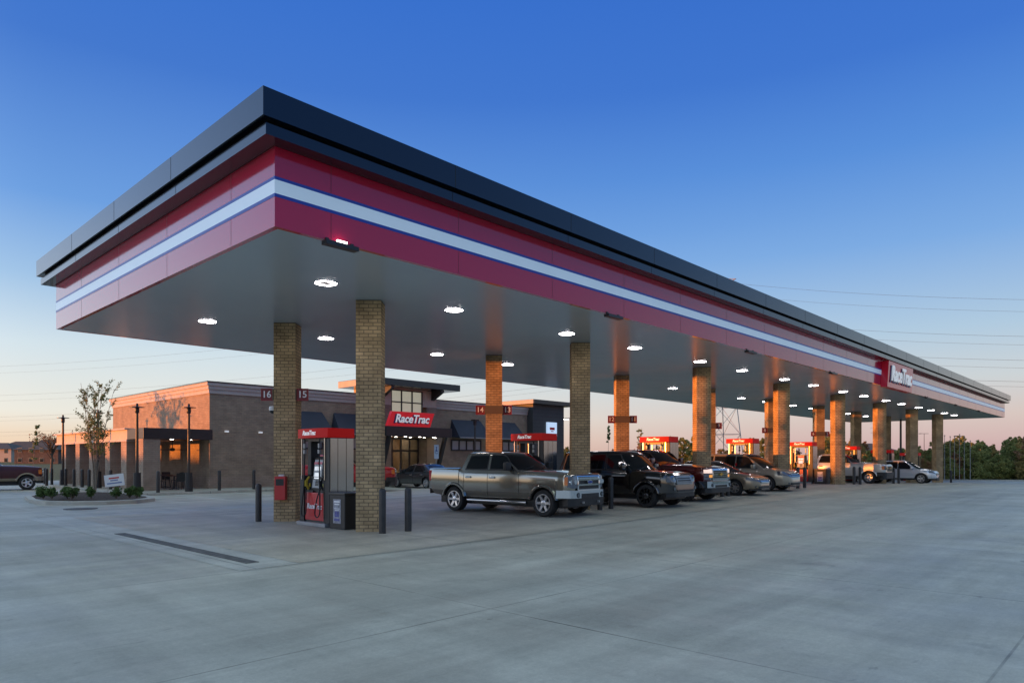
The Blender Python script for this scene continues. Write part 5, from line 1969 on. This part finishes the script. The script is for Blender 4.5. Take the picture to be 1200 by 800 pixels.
def front_truck(p):
    """p: dict of grille / lamp / bumper settings"""
    def f(s):
        zg0, zg1 = p['grille']
        gw = p['gw']
        g = s.panel('grille', M_BLACKPL, -gw, gw, (zg0, zg0), (zg1, zg1), .012, .08)[0]
        fr = p.get('bar_mat', M_CHROME)
        for (za, zb, off) in p['bars']:
            s.panel('grille_bar', fr, -gw * p.get('bar_w', .97), gw * p.get('bar_w', .97), (za, za), (zb, zb), off, .03, parent=g)
        for sg in (-1, 1):
            s.panel('grille_frame', fr, sg * (gw - .06), sg * (gw + .01), (zg0, zg0), (zg1, zg1), .04, .05, parent=g, ny=2)
        s.panel('grille_frame', fr, -gw, gw, (zg1 - .04, zg1 - .04), (zg1 + .015, zg1 + .015), .042, .05, parent=g)
        s.panel('grille_frame', fr, -gw, gw, (zg0 - .02, zg0 - .02), (zg0 + .03, zg0 + .03), .042, .05, parent=g)
        if p.get('oval'):
            x = s.end_x(0, (zg0 + zg1) / 2) + .07
            zc = p['oval']
            mb = MB()
            ring = [(x, .14 * math.cos(a), zc + .055 * math.sin(a)) for a in [2 * math.pi * k / 20 for k in range(20)]]
            mb.prism(ring, (.012, 0, 0))
            e = mb.build('badge', M_CHROME, g, uv=False)
            mb = MB()
            ring = [(x + .0125, .125 * math.cos(a), zc + .044 * math.sin(a)) for a in [2 * math.pi * k / 20 for k in range(20)]]
            mb.prism(ring, (.004, 0, 0))
            mb.build('badge_field', mat('badge_blue', (.02, .05, .25), rough=.2), e, uv=False)
        if p.get('cross'):
            x = s.end_x(0, (zg0 + zg1) / 2) + .075
            zc = p['cross']
            mb = MB()
            mb.prism([(x, -.15, zc - .022), (x, -.05, zc - .028), (x, -.06, zc - .055), (x, .045, zc - .055), (x, .055, zc - .028), (x, .13, zc - .022), (x, .15, zc + .022), (x, .05, zc + .028), (x, .06, zc + .055), (x, -.045, zc + .055), (x, -.055, zc + .028), (x, -.13, zc + .022)], (.015, 0, 0))
            mb.build('badge', mat('badge_gold', (.55, .38, .08), rough=.25, metal=1), g, uv=False)
        for (y0, y1, za, zb, m_) in p['lamps']:
            hl = s.panel('headlight', m_, y0, y1, za, zb, .02, .06, mirror=True, ny=10)
            if m_ is M_HEAD:
                for sg, o_h in zip((1, -1), hl):
                    yc = y0 + (y1 - y0) * .45
                    s.disc_at('reflector', M_CHROME, sg * yc, (za[0] + zb[0]) / 2, min(.07, (zb[0] - za[0]) * .3), .022, parent=o_h)
        for (y0, y1, za, zb, m_) in p.get('signals', ()):
            s.panel('turn_signal', m_, y0, y1, za, zb, .026, .05, mirror=True, ny=6)
        b0, b1 = p['bumper']
        W = s.plan(s.sp['axles'][0]) * .97
        bm_ = s.panel('front_bumper', p['bumper_mat'], -W, W, (b0, b0), (b1, b1), p.get('boff', .07), .08, ny=20)[0]
        if p.get('intake'):
            iw, i0, i1 = p['intake']
            s.panel('intake', M_BLACKPL, -iw, iw, (i0, i0), (i1, i1), p.get('boff', .07) + .012, .02, parent=bm_)
        v0, v1 = p['valance']
        s.panel('lower_valance', p.get('valance_mat', M_BLACKPL), -W * .93, W * .93, (v0, v0), (v1, v1), p.get('boff', .07) - .02, .2, ny=16)
        for (y, z, r) in p.get('fogs', ()):
            for sg in (-1, 1):
                fo = s.disc_at('fog_lamp', M_BLACKPL, sg * y, z, r * 1.35, p.get('boff', .07) + .004)
                s.disc_at('fog_lens', M_HEAD, sg * y, z, r, p.get('boff', .07) + .012, parent=fo)
        if p.get('plate'):
            s.box_at('licence_plate', mat('plate_white', (.6, .62, .6), rough=.4, var=.15, vscale=12), 0, p['plate'], (.012, .31, .155), p.get('boff', .07) + .03)
        for (y, z) in p.get('hooks', ()):
            for sg in (-1, 1): s.box_at('tow_hook', M_GALV, sg * y, z, (.08, .03, .06), p.get('boff', .07) + .02)
    return f
def rear_simple(lamp, bumper, bm_mat, plate=None, lit=False, off=.05, extra=None):
    def f(s):
        for (y0, y1, za, zb) in lamp:
            s.panel('tail_lamp', M_TAILLIT if lit else M_TAIL, y0, y1, za, zb, .015, .06, front=False, mirror=True)
        W = s.plan(s.sp['axles'][1]) * .96
        s.panel('rear_bumper', bm_mat, -W, W, (bumper[0],) * 2, (bumper[1],) * 2, off, .08, front=False, ny=18)
        if plate: s.box_at('licence_plate', mat('plate_white', (.6, .62, .6), rough=.4, var=.15, vscale=12), 0, plate, (.012, .31, .155), off + .02, front=False)
        if extra: extra(s)
    return f

P_PEWTER = paint('pewter_paint', (.31, .295, .245), metal=.72, rough=.15)
P_PEWTERL = paint('pewter_lower_paint', (.17, .155, .125), metal=.5, rough=.22)
P_BLACK = paint('black_paint', (.006, .006, .007), metal=.0, rough=.12)
P_MAROON = paint('maroon_paint', (.10, .008, .010), metal=.3, rough=.2)
P_TAN = paint('tan_paint', (.30, .245, .175), metal=.6, rough=.27)
P_CHAMP = paint('champagne_paint', (.40, .36, .29), metal=.55, rough=.28)
P_SILVER = paint('silver_paint', (.64, .63, .60), metal=.5, rough=.3)
P_COOL = paint('cool_silver_paint', (.70, .74, .80), metal=.5, rough=.25)
P_GREY = paint('grey_paint', (.085, .088, .095), metal=.7, rough=.22)
P_REDP = paint('red_truck_paint', (.38, .010, .014), metal=.1, rough=.2)
P_DMAR = paint('dark_maroon_paint', (.06, .009, .014), metal=.0, rough=.35, coat=.12)

# local axes: +x forward, wheels on z = 0
truck = dict(x0=-3.05, x1=2.80, axles=(1.84, -1.84), tyre=.405, tyre_w=.135, gap=.085,
             top=[(-3.05, 1.43), (-1.62, 1.44), (-1.45, 1.37), (.8, 1.37), (1.05, 1.365), (1.9, 1.335), (2.45, 1.30), (2.68, 1.275), (2.76, 1.235), (2.792, 1.15), (2.80, .6)],
             bot=[(-3.05, .56), (-2.6, .50), (-1.2, .46), (1.2, .48), (2.4, .50), (2.8, .56)],
             plan=[(-3.05, .955), (-2.9, .985), (-2.2, 1.0), (1.6, 1.0), (2.3, .99), (2.62, .95), (2.73, .89), (2.782, .80), (2.80, .69)],
             crown=[(-3, .0), (-1.5, .0), (1.0, .03), (2.0, .045), (2.8, .0)], shoulder=.055,
             bed=(-2.97, -1.68, .86, .72), bed_gap=-1.62,
             cab=dict(xf0=1.02, xf1=.12, xr0=-1.58, xr1=-1.36, z0=1.36, z1=1.955, w0=.955, w1=.78, bowf=.20, bowr=.04,
                      side=[[(.68, 1.41), (-.28, 1.41), (-.28, 1.835), (.16, 1.835), (.32, 1.78)], [(-.42, 1.41), (-1.32, 1.41), (-1.18, 1.82), (-.42, 1.835)]]),
             seams=[(.92, .62, 1.33), (-.36, .55, 1.33), (-1.40, .62, 1.33)], mirror=(.58, 1.42), mirror_h=.24, handles=[(-.16, 1.14), (-1.18, 1.14)],
             wheel_in=.15)
import copy as _copy
f150 = _copy.deepcopy(truck)
f150.update(paint=P_PEWTER, lower=P_PEWTERL, lower_z=.70, split=.70, rim=.655, spokes=6, spoke_w=(.06, .045), rim_mat=M_RIM, flare=.035, step=M_CHROME, mirror_mat=M_BLACKPL,
            front=front_truck(dict(grille=(.80, 1.24), gw=.60, bars=[(1.085, 1.135, .05), (.935, .985, .055)], oval=1.035,
                                   lamps=[(.615, .78, (.86, .86), (1.23, 1.22), M_HEAD), (.785, .91, (.86, .90), (1.22, 1.19), M_HEAD)],
                                   signals=[(.90, .937, (.94, .96), (1.20, 1.18), M_AMBER)], bumper=(.57, .80), bumper_mat=M_CHROME, boff=.085, intake=(.46, .57, .70),
                                   valance=(.34, .57), fogs=[(.64, .66, .055)], hooks=[(.42, .44)])),
            rear=rear_simple([(.80, .962, (1.0, 1.0), (1.34, 1.34))], (.56, .74), M_CHROME))
Veh('pickup_truck', 'pewter crew cab pickup with chrome bumper, wheels and step, parked nearest under the canopy', 'pickup truck', f150, (15.95, 14.9), R(-86), .97)

lr4 = dict(x0=-2.30, x1=2.42, axles=(1.50, -1.385), tyre=.385, tyre_w=.13, gap=.07, paint=P_BLACK, rim=.70, spokes=10, spoke_w=(.028, .03), rim_mat=M_DARKRIM,
           top=[(-2.30, 1.15), (-2.2, 1.22), (.9, 1.23), (1.2, 1.22), (1.9, 1.18), (2.2, 1.14), (2.33, 1.05), (2.39, .9), (2.42, .6)],
           bot=[(-2.3, .5), (-1.9, .40), (1.9, .40), (2.42, .42)],
           plan=[(-2.30, .88), (-2.15, .93), (-1.4, .955), (1.5, .955), (2.05, .93), (2.28, .86), (2.38, .75), (2.42, .60)],
           crown=[(1.0, .02), (1.6, .035), (2.4, 0)], shoulder=.07,
           cab=dict(xf0=1.08, xf1=.42, xr0=-2.26, xr1=-2.05, z0=1.21, z1=1.90, w0=.915, w1=.75, bowf=.18, bowr=.05,
                    side=[[(.66, 1.27), (-.10, 1.27), (-.10, 1.76), (.40, 1.76)], [(-.20, 1.27), (-1.08, 1.27), (-1.08, 1.77), (-.20, 1.77)], [(-1.18, 1.27), (-2.0, 1.27), (-1.9, 1.77), (-1.18, 1.77)]]),
           seams=[(.88, .5, 1.2), (-.15, .5, 1.2), (-1.12, .6, 1.2)], mirror=(.70, 1.27), handles=[(.02, 1.03), (-.98, 1.03)], handle_mat=P_BLACK, flare=.012,
           front=front_truck(dict(grille=(.80, 1.06), gw=.50, bar_mat=M_GALV, bars=[(.84, .88, .045), (.92, .96, .045), (.99, 1.02, .045)],
                                  lamps=[(.52, .86, (.84, .86), (1.07, 1.05), M_HEAD)], bumper=(.50, .76), bumper_mat=P_BLACK, boff=.045, intake=(.55, .53, .60),
                                  valance=(.36, .50), fogs=[(.70, .64, .05)])),
           rear=rear_simple([(.78, .93, (.80, .80), (1.15, 1.15))], (.45, .70), P_BLACK))
Veh('sport_utility_vehicle', 'glossy black boxy sport utility vehicle with dark ten spoke wheels beside the pewter pickup', 'suv', lr4, (20.75, 14.1), R(-89))

chev = _copy.deepcopy(truck)
chev.update(paint=P_MAROON, rim=.62, spokes=6, flare=.012, mirror_mat=P_MAROON, handle_mat=P_MAROON,
            front=front_truck(dict(grille=(.80, 1.23), gw=.60, bars=[(1.16, 1.20, .05), (1.08, 1.11, .04), (.98, 1.05, .055), (.92, .95, .04), (.84, .87, .04)], cross=1.015,
                                   lamps=[(.62, .92, (1.06, 1.06), (1.22, 1.19), M_HEADLIT), (.62, .92, (.80, .82), (.90, .90), M_HEAD)],
                                   signals=[(.62, .78, (.90, .90), (1.0, 1.0), M_AMBERLIT), (.80, .92, (.92, .92), (1.04, 1.04), M_HEAD)], bumper=(.52, .76), bumper_mat=M_CHROME, boff=.075, intake=(.45, .53, .62),
                                   valance=(.34, .52), fogs=[(.68, .62, .05)])),
            rear=rear_simple([(.82, .962, (.98, .98), (1.36, 1.36))], (.56, .74), M_CHROME))
Veh('pickup_truck', 'dark maroon pickup with lit lamps and chrome grille beyond the black sport utility vehicle', 'pickup truck', chev, (24.15, 14.9), R(-90))

sedan = dict(x0=-2.42, x1=2.42, axles=(1.45, -1.38), tyre=.325, tyre_w=.105, gap=.055, rim=.66, spokes=7, spoke_w=(.04, .035),
             top=[(-2.42, .80), (-2.36, .98), (-2.2, 1.05), (-1.5, 1.06), (-.9, .97), (1.0, .96), (1.35, .93), (1.9, .83), (2.2, .74), (2.34, .66), (2.40, .56), (2.42, .45)],
             bot=[(-2.42, .38), (-1.9, .24), (1.9, .22), (2.42, .26)],
             plan=[(-2.42, .70), (-2.3, .82), (-1.9, .895), (-1.0, .915), (1.3, .91), (1.9, .87), (2.2, .76), (2.36, .58), (2.42, .40)],
             crown=[(-2.4, .0), (-1.8, .03), (1.2, .03), (1.8, .05), (2.4, 0)], shoulder=.10,
             cab=dict(xf0=1.32, xf1=.28, xr0=-1.92, xr1=-1.0, z0=.95, z1=1.46, w0=.86, w1=.60, bowf=.25, bowr=.12,
                      side=[[(.78, .985), (-.14, .985), (-.14, 1.36), (.12, 1.36), (.30, 1.32)], [(-.24, .985), (-1.05, .985), (-1.28, 1.08), (-.92, 1.34), (-.24, 1.36)]]),
             seams=[(1.02, .35, .95), (-.19, .3, .95), (-1.08, .5, .95)], mirror=(.78, .96), mirror_h=.14, handles=[(-.05, .80), (-1.0, .82)])
def front_sedan(s, m=None, lampm=None, gw=.42, z=(.50, .62), lamps=None, chrome=True):
    g = s.panel('grille', M_BLACKPL, -gw, gw, (z[0], z[0]), (z[1], z[1]), .014, .05)[0]
    for k in range(2):
        zz = z[0] + (z[1] - z[0]) * (k + .6) / 2
        s.panel('grille_bar', M_CHROME, -gw * .98, gw * .98, (zz - .012,) * 2, (zz + .012,) * 2, .026, .03, parent=g)
    for (y0, y1, za, zb) in lamps:
        s.panel('headlight', M_HEAD, y0, y1, za, zb, .014, .06, mirror=True, ny=12)
    s.panel('lower_intake', M_BLACKPL, -.55, .55, (.30, .30), (.40, .40), .016, .05)
    s.panel('lower_lip', M_BLACKPL, -.78, .78, (.22, .22), (.265, .265), .02, .06)
    for sg in (-1, 1): s.disc_at('fog_lamp', M_HEAD, sg * .64, .37, .045, .012)
tan = _copy.deepcopy(sedan)
tan.update(paint=P_TAN, mirror_mat=P_TAN, handle_mat=P_TAN, front=lambda s: front_sedan(s, gw=.40, z=(.52, .63), lamps=[(.46, .83, (.56, .66), (.68, .77))]),
           rear=rear_simple([(.5, .82, (.75, .75), (.95, .95))], (.40, .62), P_TAN))
Veh('sedan', 'low tan sedan between the maroon pickup and the champagne minivan', 'car', tan, (28.55, 14.65), R(-90))

van = dict(x0=-2.52, x1=2.55, axles=(1.55, -1.45), tyre=.345, tyre_w=.11, gap=.06, rim=.64, spokes=5, spoke_w=(.07, .06), paint=P_CHAMP,
           top=[(-2.52, 1.0), (-2.4, 1.06), (.9, 1.06), (1.4, 1.04), (1.9, .99), (2.25, .92), (2.42, .80), (2.51, .65), (2.55, .5)],
           bot=[(-2.5, .36), (-2.0, .25), (1.9, .24), (2.55, .28)],
           plan=[(-2.52, .86), (-2.35, .93), (-1.5, .975), (1.3, .975), (1.9, .95), (2.25, .86), (2.45, .68), (2.55, .45)],
           crown=[(1.0, .03), (1.8, .06), (2.5, 0)], shoulder=.10,
           cab=dict(xf0=1.62, xf1=.55, xr0=-2.48, xr1=-2.22, z0=1.04, z1=1.75, w0=.93, w1=.73, bowf=.28, bowr=.08,
                    side=[[(1.0, 1.09), (.02, 1.09), (.02, 1.60), (.46, 1.60), (.60, 1.55)], [(-.08, 1.09), (-1.12, 1.09), (-1.12, 1.61), (-.08, 1.61)], [(-1.22, 1.09), (-2.2, 1.09), (-2.08, 1.59), (-1.22, 1.61)]]),
           seams=[(1.22, .35, 1.05), (-.03, .3, 1.05), (-1.17, .3, 1.05)], mirror=(.98, 1.06), mirror_h=.18, mirror_mat=P_CHAMP, handles=[(.12, .92), (-.14, .92)], handle_mat=P_CHAMP,
           front=lambda s: front_sedan(s, gw=.42, z=(.66, .80), lamps=[(.46, .90, (.66, .74), (.84, .93))]),
           rear=rear_simple([(.78, .92, (.9, .9), (1.3, 1.3))], (.40, .66), P_CHAMP))
Veh('minivan', 'champagne minivan with bright headlights parked right of the tan sedan', 'minivan', van, (32.4, 14.95), R(-90))

slv = _copy.deepcopy(truck)
slv.update(paint=P_SILVER, rim=.60, spokes=6, flare=.012, mirror_mat=M_BLACKPL, handle_mat=M_BLACKPL,
           front=front_truck(dict(grille=(.82, 1.20), gw=.56, bars=[(.97, 1.04, .05)], cross=1.005, lamps=[(.60, .90, (.90, .92), (1.20, 1.17), M_HEAD)],
                                  signals=[(.87, .937, (.92, .94), (1.18, 1.16), M_AMBER)], bumper=(.52, .76), bumper_mat=M_BLACKPL, boff=.075, intake=(.45, .54, .62), valance=(.34, .52))),
           rear=rear_simple([(.82, .962, (.98, .98), (1.36, 1.36))], (.56, .74), M_BLACKPL))
Veh('pickup_truck', 'pale silver pickup with black bumper parked beyond the fifth front column', 'pickup truck', slv, (49.8, 15.85), R(-90))

cx = dict(x0=-2.25, x1=2.28, axles=(1.38, -1.32), tyre=.36, tyre_w=.11, gap=.06, rim=.66, spokes=5, spoke_w=(.06, .05), paint=P_COOL, lower=M_BLACKPL, lower_z=.36,
          top=[(-2.25, .95), (-2.15, 1.08), (.8, 1.04), (1.3, 1.02), (1.8, .96), (2.08, .88), (2.2, .76), (2.26, .62), (2.28, .5)],
          bot=[(-2.25, .42), (-1.8, .28), (1.8, .27), (2.28, .30)],
          plan=[(-2.25, .80), (-2.1, .88), (-1.4, .92), (1.3, .92), (1.8, .88), (2.06, .78), (2.2, .60), (2.28, .40)],
          crown=[(1.0, .03), (1.7, .05), (2.2, 0)], shoulder=.10,
          cab=dict(xf0=1.34, xf1=.38, xr0=-2.2, xr1=-1.72, z0=1.03, z1=1.67, w0=.87, w1=.64, bowf=.24, bowr=.12,
                   side=[[(.80, 1.07), (-.1, 1.07), (-.1, 1.53), (.22, 1.53), (.40, 1.48)], [(-.2, 1.07), (-1.08, 1.09), (-1.08, 1.52), (-.2, 1.54)], [(-1.18, 1.10), (-1.75, 1.2), (-1.45, 1.48), (-1.18, 1.51)]]),
          seams=[(1.05, .4, 1.03), (-.15, .35, 1.03), (-1.1, .5, 1.03)], mirror=(.82, 1.05), mirror_h=.16, mirror_mat=P_COOL, handles=[(-.02, .90), (-1.0, .92)], handle_mat=P_COOL,
          front=lambda s: front_sedan(s, gw=.42, z=(.55, .76), lamps=[(.46, .84, (.70, .78), (.84, .90))]),
          rear=rear_simple([(.5, .86, (.88, .88), (1.02, 1.04))], (.42, .66), P_COOL))
Veh('crossover', 'pale cool silver crossover, farthest vehicle on the right under the canopy end', 'car', cx, (57.3, 14.1), R(-89))

grey = _copy.deepcopy(sedan)
grey.update(paint=P_GREY, mirror_mat=P_GREY, handle_mat=M_CHROME, front=lambda s: front_sedan(s, gw=.40, z=(.52, .63), lamps=[(.46, .83, (.56, .66), (.68, .77))]),
            rear=rear_simple([(.42, .86, (.80, .80), (.96, .94))], (.40, .62), P_GREY, plate=.70, lit=True))
Veh('sedan', 'dark grey sedan with lit tail lamps parked before the shop entrance', 'car', grey, (26.75, 32.75), R(90))

red = _copy.deepcopy(truck)
red.update(paint=P_REDP, rim=.60, spokes=6, mirror_mat=P_REDP, handle_mat=P_REDP, front=slv['front'], rear=f150['rear'])
Veh('pickup_truck', 'bright red pickup driving behind the nearest dispenser and brick columns', 'pickup truck', red, (20.6, 31.9), R(-38))

mar = _copy.deepcopy(truck)
mar['axles'] = (2.06, -1.62)
mar.update(paint=P_DMAR, lower=paint('truck_tan_trim', (.30, .24, .17), metal=.4), lower_z=.66, split=.66, rim=.60, spokes=5, flare=.03, flare_mat=paint('truck_tan_trim', (.3, .24, .17)), mirror_mat=M_BLACKPL, handle_mat=M_BLACKPL,
           front=front_truck(dict(grille=(.80, 1.12), gw=.52, bars=[(.94, .99, .05)], lamps=[(.56, .90, (.86, .88), (1.16, 1.13), M_HEAD)], signals=[(.86, .937, (.88, .90), (1.15, 1.12), M_AMBER)],
                                  bumper=(.52, .76), bumper_mat=M_CHROME, boff=.075, intake=(.45, .54, .62), valance=(.36, .52))), rear=f150['rear'])
Veh('pickup_truck', 'dark maroon pickup with tan wheel arches driving in at the left edge', 'pickup truck', mar, (7.65, 47.95), R(-10))
